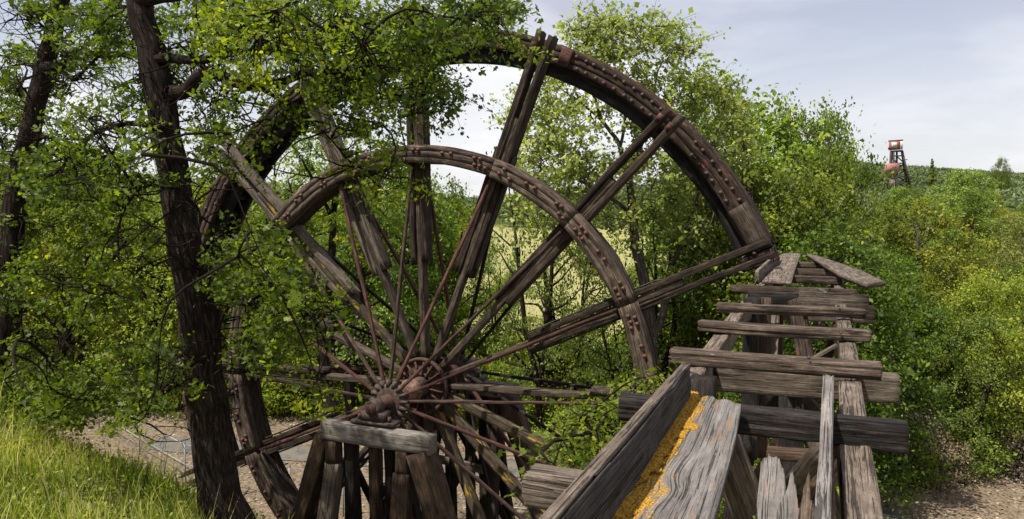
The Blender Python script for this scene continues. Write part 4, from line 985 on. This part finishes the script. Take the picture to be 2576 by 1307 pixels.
# far wooded hills: one mass of leaf clumps
def far_wood():
    r = np.random.default_rng(77); fol = Acc(); n = 4600
    d = np.concatenate([np.exp(r.uniform(math.log(135), math.log(760), n - 1600)), r.uniform(480, 760, 1600)]); a = np.concatenate([r.uniform(-.85, .85, n - 1600), r.uniform(.30, .75, 1600)])
    keep = ~((a > -.12) & (a < .33) & (d < 200)); keep &= ~((np.abs(a - .508) < .020) & (d > 380) & (d < 492)); d = d[keep]; a = a[keep]
    for dd, aa in zip(d, a):
        s = aa * dd; z = gz(s, dd); R0 = r.uniform(2.6, 4.6); nl = int(90 if dd < 300 else 55)
        p = RT * s + FH * dd; c = np.array([p[0], p[1], z + R0 * .9])
        dirs = r.normal(size=(nl, 3)); dirs /= np.linalg.norm(dirs, axis=1)[:, None]; dirs[:, 2] = np.abs(dirs[:, 2]) * 1.0 - .25
        lump = 1 + .22 * np.sin(dirs[:, 0] * 5 + dd) * np.sin(dirs[:, 1] * 5 + s)
        C = c + dirs * R0 * lump[:, None] * r.uniform(.8, 1.05, (nl, 1)) * np.array([1, 1, .85])
        t0 = np.clip(r.normal(.35, .16), .05, .95); V, F, T = leaves_np(C, .95 if dd < 300 else 1.25, dirs, r, .3, 'oval', np.clip(t0 + r.normal(size=nl) * .13, 0, 1)); fol.add(V, F, None, T)
    m = leaf_mat('far_foliage', (0.050, 0.075, 0.030), (0.14, 0.175, 0.075), (0.27, 0.26, 0.15), .25, .9)
    o = obj('far_woodland', fol.mesh('far_woodland', m, False, True)); props(o, 'mass of distant trees covering the hills along the skyline', 'woodland', kind='stuff')
far_wood()

# ------------------------------------------------------------------ headframe on the ridge
def headframe():
    D = 470.0; u = D / F_PX     # metres per picture pixel there
    def P(px, py, dd=0.0): return Vector(at_d(px, py, D + dd))
    zb = gz(float(P(2255, 480)[:] @ RT if False else np.dot(np.array(P(2255, 480)), RT)), D)
    root = thing('mine_headframe', tuple(P(2255, 480)), 'rusty red mine headframe tower with open legs and tin roofed shed on the far ridge', 'headframe tower')
    red = rough_mat('red_tin', (.15, .04, .025), (.28, .08, .05), .8, .7, .2, c3=(.22, .15, .13)); pink = rough_mat('faded_red_roof', (.20, .085, .075), (.27, .14, .13), .5, .7, .2, c3=(.28, .08, .055))
    white = rough_mat('white_tin', (.34, .34, .34), (.50, .52, .52), .6, .6, .2); blk = rough_mat('dark_steel', (.022, .02, .02), (.06, .045, .045), 1, .8, .2)
    def hexa(name, quads, dd, mat, d0=0.0):   # front quad extruded backwards by dd
        f = [P(x, y, d0) for x, y in quads]; b_ = [P(x, y, dd + d0) for x, y in quads]; n = len(f)
        V = np.array([v[:] for v in f + b_]); F = [tuple(range(n))[::-1], tuple(range(n, 2 * n))]; S = [(i, (i + 1) % n, n + (i + 1) % n, n + i) for i in range(n)]
        return obj(name, mesh_np(name, V, [np.array(F), np.array(S)], mat, V[:, [0, 2]]), root)
    hexa('cab', [(2236, 357), (2265, 355), (2265, 377), (2236, 379)], 7, red)
    hexa('cab_side', [(2265.3, 356), (2271, 355.5), (2271, 376), (2265.3, 377)], 6.8, white)
    hexa('cab_panel', [(2243, 359), (2257, 359), (2257, 373), (2243, 373)], -.3, white)
    hexa('cab_roof', [(2234.5, 354), (2272, 351.5), (2272, 355), (2234.5, 357)], 7.4, blk)
    hexa('cab_floor', [(2238, 379.5), (2271, 377.5), (2271, 383), (2240, 383.5)], 7, blk)
    def strut(name, a, b_, w, d0=0, d1=0): return timber(name, P(a[0], a[1], d0), P(b_[0], b_[1], d1), w, w, blk, root, up=tuple(FH), n=1, m=2, groove=0, warp=0)
    for (a, b_, d0, d1) in (((2241, 383), (2236, 478), 0, -2), ((2248, 383), (2248, 470), 0, 0), ((2256, 383), (2256, 470), 3, 3), ((2270, 380), (2291, 476), 1, -2), ((2268, 380), (2283, 474), 7, 9), ((2243, 383), (2240, 474), 7, 8)): strut('leg', a, b_, .9, d0, d1)
    for (x0, y0, x1, y1) in ((2239, 394, 2273, 392), (2238, 412, 2277, 411), (2260, 425, 2281, 425), (2258, 445, 2285, 445), (2258, 462, 2289, 462)): strut('girt', (x0, y0), (x1, y1), .8, .5, .5)
    for (x0, y0, x1, y1) in ((2240, 394, 2256, 411), (2256, 394, 2275, 411), (2257, 411, 2240, 394), (2262, 412, 2283, 445), (2279, 425, 2258, 445), (2258, 445, 2287, 462), (2285, 445, 2258, 462), (2258, 462, 2290, 476), (2275, 411, 2258, 425)): strut('brace', (x0, y0), (x1, y1), .6, 1, 1)
    strut('boom', (2272, 403), (2283, 402), .4, 0, 0)
    hexa('shed_roof', [(2229, 412), (2264.5, 411), (2251.7, 451), (2226, 444), (2217, 448)], 1.5, pink, -8)
    hexa('shed_wall', [(2219, 449), (2226, 445.5), (2251, 453), (2251, 470), (2240, 470), (2219, 468)], 6, white, -7.5)
    hexa('shed_side', [(2251.2, 453), (2258, 440), (2258, 468), (2251.2, 470)], 5, rough_mat('blue_grey_tin', (.10, .13, .15), (.25, .28, .30), .6, .6, .2), -7)
    hexa('shed_cladding', [(2222, 449.5), (2228, 447.5), (2235, 450), (2235, 455), (2222, 455)], .2, red, -7.8); hexa('shed_cladding', [(2243, 454), (2248, 455), (2248, 469), (2243, 469)], .2, red, -7.8)
    hexa('shed_door', [(2224, 456), (2236, 456), (2236, 469), (2224, 469)], .2, blk, -7.9); hexa('shed_footing', [(2223, 470), (2254, 470), (2254, 481), (2232, 481)], 5, blk, -7)
    return root
headframe()

# ------------------------------------------------------------------ foreground oaks
def near_tree(name, label, limbs, blobs, seed, leaf=.074, mat=M_OAK, twig_tone=.02, color=(1, 1, 1), extra_dead=0, trunk_n=44, thin=.86, sc=1.0, barkm=None):
    """limbs: list of (list of (px,py,d), r0, r1); blobs: (px,py,d, rx_px, ry_px, n sprays, tone shift)"""
    r = np.random.default_rng(seed); wood = Acc(); tw = Acc(); fol = Acc(); nodes = []
    for li, (pp, r0, r1) in enumerate(limbs):
        P = np.array([at_d(*q) for q in pp]); k = np.linspace(0, 1, len(P)); n = max(10, len(P) * (12 if li == 0 else 6))
        t = np.linspace(0, 1, n)
        # smooth through the points (catmull-rom)
        Pe = np.concatenate([[2 * P[0] - P[1]], P, [2 * P[-1] - P[-2]]]); m = len(P) - 1; out = []
        for q in t * m:
            i = min(int(q), m - 1); f = q - i; p0, p1, p2, p3 = Pe[i:i + 4]
            out.append(.5 * ((2 * p1) + (-p0 + p2) * f + (2 * p0 - 5 * p1 + 4 * p2 - p3) * f * f + (-p0 + 3 * p1 - 3 * p2 + p3) * f ** 3))
        C = np.array(out); L = np.linalg.norm(C[-1] - C[0]); C[1:-1] += np.stack([SinNoise(seed + li * 9 + a, 6, 2.2, 1)(np.linspace(0, L, n)[1:-1, None]) for a in range(3)], 1) * min(.05, r0 * .35) * (.35 if li == 0 else 1)
        rad = r0 + (r1 - r0) * t ** .85
        if li == 0: rad = rad * (1 + .45 * np.exp(-t * 22))
        V, Q, U = tube_np(C, rad, trunk_n if li == 0 else 10, .036 if li == 0 else .06, seed + li); (wood if li == 0 else tw).add(V, Q, U)
        nodes += [(c, q_) for c, q_ in zip(C[::2], rad[::2])]
    NP = np.array([n_[0] for n_ in nodes]); NR = np.array([n_[1] for n_ in nodes])
    for (px, py, d, rx, ry, ns, ts) in blobs:
        for j in range(int(ns * thin)):
            th = r.uniform(0, 6.28); q = math.sqrt(r.uniform(0, 1)); dj = d + r.normal() * 1.1
            c = at_d(px + rx * q * math.cos(th), py + ry * q * math.sin(th), dj)
            dist = np.linalg.norm(NP - c, axis=1) + 6 * (NR > .12); k = int(dist.argmin()); st = NP[k]
            if dist[k] > .25:
                C = curve(st, c, 7, .10, r, sag=.05); ln = dist[k]
                V, Q, U = tube_np(C, np.linspace(min(.045, .010 + .009 * ln) * sc ** .5, .005 * sc, 7), 4); tw.add(V, Q, U)
                if ln > .9: NP = np.vstack([NP, C[3:6]]); NR = np.concatenate([NR, [.01] * 3])
                ax = C[-1] - C[-3]; ax /= np.linalg.norm(ax) + 1e-9
            else: ax = r.normal(size=3); ax /= np.linalg.norm(ax)
            tone_s = np.clip(.40 + ts + r.normal() * .12, 0, 1)
            for b_ in range(3):
                dr = ax * .5 + r.normal(size=3) * .7; dr[2] *= .6; dr /= np.linalg.norm(dr); ln = r.uniform(.22, .60) * sc; e = c + dr * ln
                V, Q, U = tube_np([c, c + dr * ln * .5 + r.normal(size=3) * .02, e], [.005 * sc, .004 * sc, .002 * sc], 3); tw.add(V, Q, U)
                nl = int(r.uniform(9, 16)); u = r.uniform(.15, 1.1, (nl, 1)); Cc = c + dr * ln * u + r.normal(size=(nl, 3)) * .06 * sc
                V, F, T = leaves_np(Cc, leaf, np.tile(dr, (nl, 1)), r, .55, 'lobed' if sc < 2 else 'tri', np.clip(tone_s + r.normal(size=nl) * .12, 0, 1)); fol.add(V, F, None, T)
    for i in range(extra_dead):   # bare grey twiglets
        k = r.integers(len(nodes)); st = nodes[k][0]; e = st + r.normal(size=3) * np.array([.7, .7, .45]); C = curve(st, e, 5, .15, r)
        V, Q, U = tube_np(C, np.linspace(.018, .004, 5), 4); tw.add(V, Q, U)
        for _ in range(3): f_ = C[2 + r.integers(2)]; V, Q, U = tube_np(curve(f_, f_ + r.normal(size=3) * .18, 4, .15, r), [.006, .005, .004, .002], 3); tw.add(V, Q, U)
    base = at_d(*limbs[0][0][0])
    root = thing(name, tuple(base), label, 'tree')
    obj('trunk', wood.mesh('trunk', barkm or M_BARK, True), root); obj('branches', tw.mesh('branches', barkm or M_BARK, True), root)
    if fol.n:
        c = obj('crown', fol.mesh('crown', mat, False, True), root); c.color = (*color, 1)
    return root
D1 = 13.0
near_tree('oak_tree', 'thick dark leaning oak trunk in front of the left side of the wheel', [
  ([(575, 1345, D1), (545, 1200, D1), (520, 1000, D1), (500, 800, D1), (470, 640, D1 + .1), (430, 400, D1 + .3), (392, 200, D1 + .5), (360, 40, D1 + .6), (335, -150, D1 + .8)], .37, .20),
  ([(425, 235, 13.2), (470, 225, 13.0), (520, 195, 12.7), (570, 192, 12.5), (640, 215, 12.3), (700, 212, 12.2), (760, 188, 12.1), (840, 185, 12.2), (930, 160, 12.4)], .13, .04),
  ([(395, 150, 13.4), (440, 148, 13.2), (520, 150, 12.8), (600, 120, 12.2), (720, 110, 11.8), (860, 60, 11.8), (1000, 60, 12), (1150, 50, 12.4), (1300, 15, 12.6)], .09, .02),
  ([(350, 0, 13.5), (450, -20, 13), (560, -60, 12.6), (700, -90, 12.2)], .14, .06),
  ([(640, 215, 12.3), (700, 250, 12.3), (760, 290, 12.6), (830, 350, 12.8), (900, 430, 13)], .035, .01),
  ([(560, 120, 12.4), (640, 60, 12), (720, 20, 12), (760, -60, 12)], .05, .02),
  ([(450, 470, 13), (420, 475, 12.6), (370, 470, 12.2), (330, 500, 12), (300, 570, 12), (300, 660, 12)], .04, .012),
  ([(480, 500, 12.8), (500, 540, 12.4), (495, 590, 12.2), (465, 630, 12)], .03, .012),
  ([(420, 310, 13.2), (390, 320, 13), (330, 310, 12.6), (250, 330, 12.4), (180, 400, 12.2), (130, 450, 12)], .07, .02),
  ([(500, 690, 12.8), (560, 660, 12.4), (640, 690, 12), (740, 760, 11.6), (820, 800, 11.6)], .05, .012),
  ([(520, 900, 12.8), (480, 920, 12.4), (440, 960, 12), (400, 1010, 11.8), (330, 1060, 11.6)], .05, .015),
  ([(540, 850, 12.8), (570, 780, 12.4), (600, 770, 12.2), (660, 760, 12)], .03, .01),
 ], [
  (760, 60, 12.2, 200, 90, 120, .05), (640, 120, 11.6, 120, 90, 66, .25), (880, 170, 12.0, 130, 120, 74, .05), (980, 90, 12.2, 110, 80, 52, -.05), (1130, 60, 12.4, 140, 55, 60, -.1), (1260, 20, 12.6, 70, 22, 22, -.15), (1290, 110, 12.4, 22, 18, 6, .15),
  (570, 40, 14.2, 120, 80, 70, .0), (500, 200, 14.6, 80, 110, 45, -.05), (960, 280, 12.3, 90, 70, 34, .0), (1080, 210, 12.6, 70, 70, 34, -.15), (820, 290, 12.8, 90, 60, 20, -.05), (1110, 260, 12.8, 50, 40, 14, -.2),
  (600, 330, 12.8, 100, 90, 24, -.05), (530, 400, 14.4, 50, 90, 22, .0), (260, 340, 12.4, 110, 90, 50, -.05), (330, 190, 15, 80, 90, 40, -.05), (180, 430, 12.2, 110, 70, 40, -.08), (300, 480, 12, 80, 60, 18, -.1),
  (640, 680, 12.0, 110, 70, 60, .0), (740, 780, 11.7, 100, 70, 60, .02), (690, 860, 11.8, 90, 50, 34, -.03), (600, 600, 12.4, 70, 60, 12, -.05), (700, 640, 12.2, 60, 40, 18, -.02), (580, 730, 13.6, 40, 50, 14, .0), (790, 970, 11.9, 50, 30, 6, .1),
  (390, 990, 11.9, 80, 55, 26, .0), (330, 1060, 11.7, 40, 25, 6, .1), (420, 900, 12.2, 40, 60, 12, -.02), (980, 480, 12.8, 50, 34, 12, .2), (900, 420, 12.9, 40, 30, 8, .1), (1010, 420, 12.9, 30, 30, 5, .1), (415, 100, 15.2, 70, 80, 26, 0),
 ], 21, extra_dead=260)
D2 = 17.0
near_tree('oak_tree', 'dark oak with forked trunk at the left edge of the picture', [
  ([(5, 1090, D2), (5, 950, D2), (18, 800, D2), (25, 640, D2), (40, 500, D2), (65, 380, D2), (90, 270, D2), (112, 160, D2), (140, 60, D2), (165, -60, D2)], .30, .17),
  ([(112, 170, 16.9), (150, 175, 16.6), (175, 145, 16.4), (230, 138, 16.2), (290, 130, 16), (350, 135, 15.9)], .13, .05),
  ([(150, 175, 16.6), (190, 200, 16.3), (220, 170, 16.2), (260, 130, 16.2)], .06, .02), ([(80, 370, 16.8), (110, 345, 16.4), (150, 350, 16), (200, 380, 15.8)], .05, .015),
  ([(130, 90, 17), (100, 60, 16.6), (60, 30, 16.4), (30, 50, 16.2)], .04, .01), ([(40, 480, 17), (100, 480, 16.5), (200, 470, 16), (290, 430, 15.6), (330, 500, 15.4)], .07, .02),
  ([(20, 700, 17), (60, 760, 16.4), (120, 800, 16), (200, 900, 15.5), (290, 940, 15)], .05, .015),
 ], [
  (60, 200, 18.4, 100, 90, 60, .0), (40, 330, 18.4, 90, 90, 45, -.05), (210, 90, 16.2, 90, 80, 50, -.05), (300, 60, 16, 80, 70, 44, -.05), (110, 20, 16.6, 60, 30, 16, -.1), (150, 440, 16, 120, 60, 50, -.05), (60, 560, 18.2, 90, 80, 50, -.05), (260, 540, 15.8, 110, 80, 50, 0),
  (100, 720, 16, 120, 80, 54, -.02), (240, 760, 15.6, 100, 80, 44, .02), (120, 980, 15, 130, 70, 80, .0), (240, 980, 14.6, 110, 60, 50, .02), (70, 880, 17.9, 60, 60, 30, -.05), (120, 1050, 14.4, 90, 30, 26, .05), (330, 900, 14.8, 70, 60, 26, 0),
 ], 22, leaf=.09, extra_dead=200, trunk_n=20)
# slim dead-looking v shaped tree behind them
near_tree('bare_tree', 'thin v-forked dark tree between the two foreground trunks', [
  ([(140, 1010, 21), (138, 960, 21), (150, 900, 21), (175, 830, 21), (210, 760, 21), (260, 680, 21), (330, 590, 21)], .17, .05),
  ([(142, 960, 21), (150, 880, 21), (165, 780, 21), (200, 700, 20.8), (225, 640, 20.6)], .12, .04), ([(190, 800, 21), (240, 770, 20.6), (280, 720, 20.4), (320, 700, 20.2)], .05, .015)],
  [(230, 640, 20.5, 90, 70, 20, 0), (320, 600, 20.5, 80, 60, 18, 0)], 23, leaf=.12, extra_dead=60, trunk_n=12)
near_tree('oak_tree', 'dark stemmed tree standing between the rim and the left spokes of the wheel', [
  ([(830, 1020, 30), (815, 900, 30), (790, 760, 30), (735, 680, 30), (700, 640, 30)], .26, .12), ([(800, 820, 30), (835, 700, 30), (840, 560, 30), (850, 470, 30), (880, 380, 30)], .2, .08),
  ([(840, 560, 30), (800, 480, 29.5), (760, 400, 29)], .1, .04)], [(820, 480, 29, 130, 90, 34, .05), (900, 400, 29, 90, 80, 22, .05), (720, 600, 29, 80, 90, 24, .05), (900, 620, 30, 100, 90, 24, .08)], 24, leaf=.16, trunk_n=12)
DC = 40
near_tree('cottonwood_tree', 'tall pale green cottonwood with forked trunk rising behind the right side of the wheel', [
  ([(1650, 1010, DC), (1640, 880, DC), (1632, 790, DC), (1618, 700, DC), (1600, 620, DC), (1592, 540, DC), (1585, 470, DC), (1578, 420, DC)], .42, .16),
  ([(1578, 430, DC), (1560, 370, DC), (1520, 310, DC), (1490, 240, DC - 1), (1470, 150, DC - 1), (1480, 60, DC - 1)], .15, .03), ([(1582, 430, DC), (1610, 370, DC), (1640, 290, DC), (1650, 200, DC + 1), (1680, 120, DC + 1)], .15, .03),
  ([(1640, 880, DC), (1670, 780, DC), (1680, 700, DC + 1), (1720, 600, DC + 1), (1760, 480, DC + 1), (1800, 340, DC + 2)], .26, .05), ([(1592, 540, DC), (1540, 500, DC - 1), (1470, 460, DC - 2), (1400, 400, DC - 2), (1350, 330, DC - 2)], .13, .03),
  ([(1520, 310, DC), (1450, 250, DC - 1), (1400, 220, DC - 1)], .08, .02), ([(1640, 290, DC), (1700, 240, DC), (1770, 210, DC)], .08, .02), ([(1560, 370, DC), (1575, 270, DC), (1560, 180, DC), (1570, 90, DC)], .09, .02)],
  [(1490, 70, 40, 65, 42, 30, 0), (1600, 90, 40, 80, 50, 34, 0), (1690, 110, 40, 60, 50, 24, -.03), (1440, 140, 40, 50, 50, 20, 0), (1550, 180, 40, 110, 60, 48, 0), (1700, 210, 40, 90, 60, 36, -.05), (1790, 230, 41, 60, 50, 24, -.06), (1850, 290, 42, 45, 50, 18, -.06),
   (1390, 230, 39, 70, 50, 26, .05), (1340, 310, 38.5, 60, 60, 28, .05), (1450, 300, 39, 80, 50, 30, .03), (1660, 310, 40, 70, 50, 26, -.03), (1800, 370, 41, 90, 60, 38, -.05), (1390, 400, 38.5, 90, 60, 38, .04), (1500, 420, 39, 80, 40, 24, 0),
   (1680, 420, 40, 100, 60, 38, -.03), (1440, 500, 39, 100, 50, 30, .03), (1570, 540, 40, 90, 50, 22, 0), (1730, 540, 41, 100, 60, 36, -.03), (1850, 500, 42, 80, 70, 32, -.04), (1350, 520, 38.5, 60, 60, 20, .04), (1700, 640, 41, 100, 50, 24, -.05)],
  31, leaf=.18, mat=M_COT, color=(1.32, 1.28, 1.15), trunk_n=14, thin=1.0, sc=2.7, barkm=M_BARK2)
# vine-like sprig overhanging the broken rim beside the flume side board
near_tree('climbing_shrub', 'small leafy sprigs growing up beside the near flume side board', [
  ([(1500, 1330, 9), (1490, 1240, 9), (1510, 1150, 9), (1560, 1060, 9), (1600, 1010, 9)], .03, .01), ([(1490, 1240, 9), (1450, 1180, 9.2), (1400, 1150, 9.4)], .02, .006), ([(1510, 1150, 9), (1480, 1080, 9.2), (1470, 1040, 9.3)], .02, .006), ([(1600, 1010, 9), (1650, 960, 9.4), (1690, 950, 9.6)], .015, .006)],
  [(1500, 1090, 9.2, 70, 60, 30, .12), (1440, 1160, 9.3, 60, 50, 22, .1), (1550, 1060, 9.1, 50, 50, 18, .15), (1640, 965, 9.4, 50, 30, 10, .2), (1530, 1180, 9, 50, 60, 16, .05)], 25, leaf=.055, trunk_n=8)

# ------------------------------------------------------------------ grass on the near bank and other ground cover
def grass():
    r = np.random.default_rng(9); n = 46000
    d = r.uniform(6.5, 15.0, n); s = r.uniform(-14, 0.5, n); keep = (s > -.72 * d - .5) & (s < -.30 * d); d = d[keep]; s = s[keep]; z = ground(s, d)
    n = len(s); P = s[:, None] * RT + d[:, None] * FH; P[:, 2] = z - .03
    st = r.uniform(0, 1, n) < .05
    h = np.where(st, r.uniform(.6, .95, n), r.uniform(.15, .50, n)) * (1 + .4 * np.sin(s * 2.1) * np.sin(d * 1.7)); az = r.uniform(0, 6.28, n); lean = r.normal(size=(n, 2)) * .22
    w = r.uniform(.006, .011, n); side = np.cos(az)[:, None] * RT + np.sin(az)[:, None] * FH
    L3 = np.concatenate([lean, np.ones((n, 1))], 1)
    mid = P + L3 * np.array([.4, .4, .55]) * h[:, None]; tip = P + L3 * h[:, None] * np.array([1.3, 1.3, 1])
    V = np.stack([P - side * w[:, None], P + side * w[:, None], mid + side * w[:, None] * .8, mid - side * w[:, None] * .8, tip], 1).reshape(-1, 3)
    b_ = np.arange(n)[:, None] * 5; Q = b_ + np.array([0, 1, 2, 3]); T3 = b_ + np.array([3, 2, 4])
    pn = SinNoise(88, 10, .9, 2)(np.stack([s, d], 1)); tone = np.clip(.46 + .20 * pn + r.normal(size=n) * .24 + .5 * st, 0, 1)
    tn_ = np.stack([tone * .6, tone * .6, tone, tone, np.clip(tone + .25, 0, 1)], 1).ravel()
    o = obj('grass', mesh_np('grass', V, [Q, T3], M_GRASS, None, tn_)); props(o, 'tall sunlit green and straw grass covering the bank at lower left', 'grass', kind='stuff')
    # leafy weeds between the blades
    a = Acc(); n = 420
    for i in range(n):
        d0 = r.uniform(9, 15.5); s0 = -d0 * r.uniform(.28, .72); z0 = gz(s0, d0); c = s0 * RT + d0 * FH; c[2] = z0
        nl = 16; hh = r.uniform(.15, .5); C = c + np.stack([r.normal(size=nl) * .10, r.normal(size=nl) * .10, r.uniform(.02, hh, nl)], 1)
        V, F, T = leaves_np(C, .06, np.zeros((nl, 3)), r, .7, 'oval'); a.add(V, F, None, T)
    props(obj('weeds', a.mesh('weeds', M_BUSH, False, True)), 'leafy weeds scattered among the bank grass', 'weeds', kind='stuff')
    # litter and low growth on the valley floor
    a = Acc(); n = 16000; d = r.uniform(30, 62, n); q = r.uniform(-.75, .75, n); s = q * d; z = ground(s, d); P = s[:, None] * RT + d[:, None] * FH; P[:, 2] = z + .03
    V, F, T = leaves_np(P, .16, np.zeros((n, 3)), r, 1.6, 'oval'); a.add(V, F, None, T)
    o = obj('leaf_litter', a.mesh('leaf_litter', M_DRY, False, True)); props(o, 'dry brown leaf litter on the bare valley floor', 'leaf litter', kind='stuff')
    a = Acc(); n = 22000; d = r.uniform(50, 72, n); q = r.uniform(-.75, .75, n); s = q * d; z = ground(s, d); P = s[:, None] * RT + d[:, None] * FH; P[:, 2] = z + r.uniform(.05, .7, n)
    V, F, T = leaves_np(P, .24, np.zeros((n, 3)), r, .7, 'oval'); a.add(V, F, None, T)
    o = obj('undergrowth', a.mesh('undergrowth', M_BUSH, False, True)); props(o, 'low green undergrowth between the shrubs', 'undergrowth', kind='stuff')
grass()
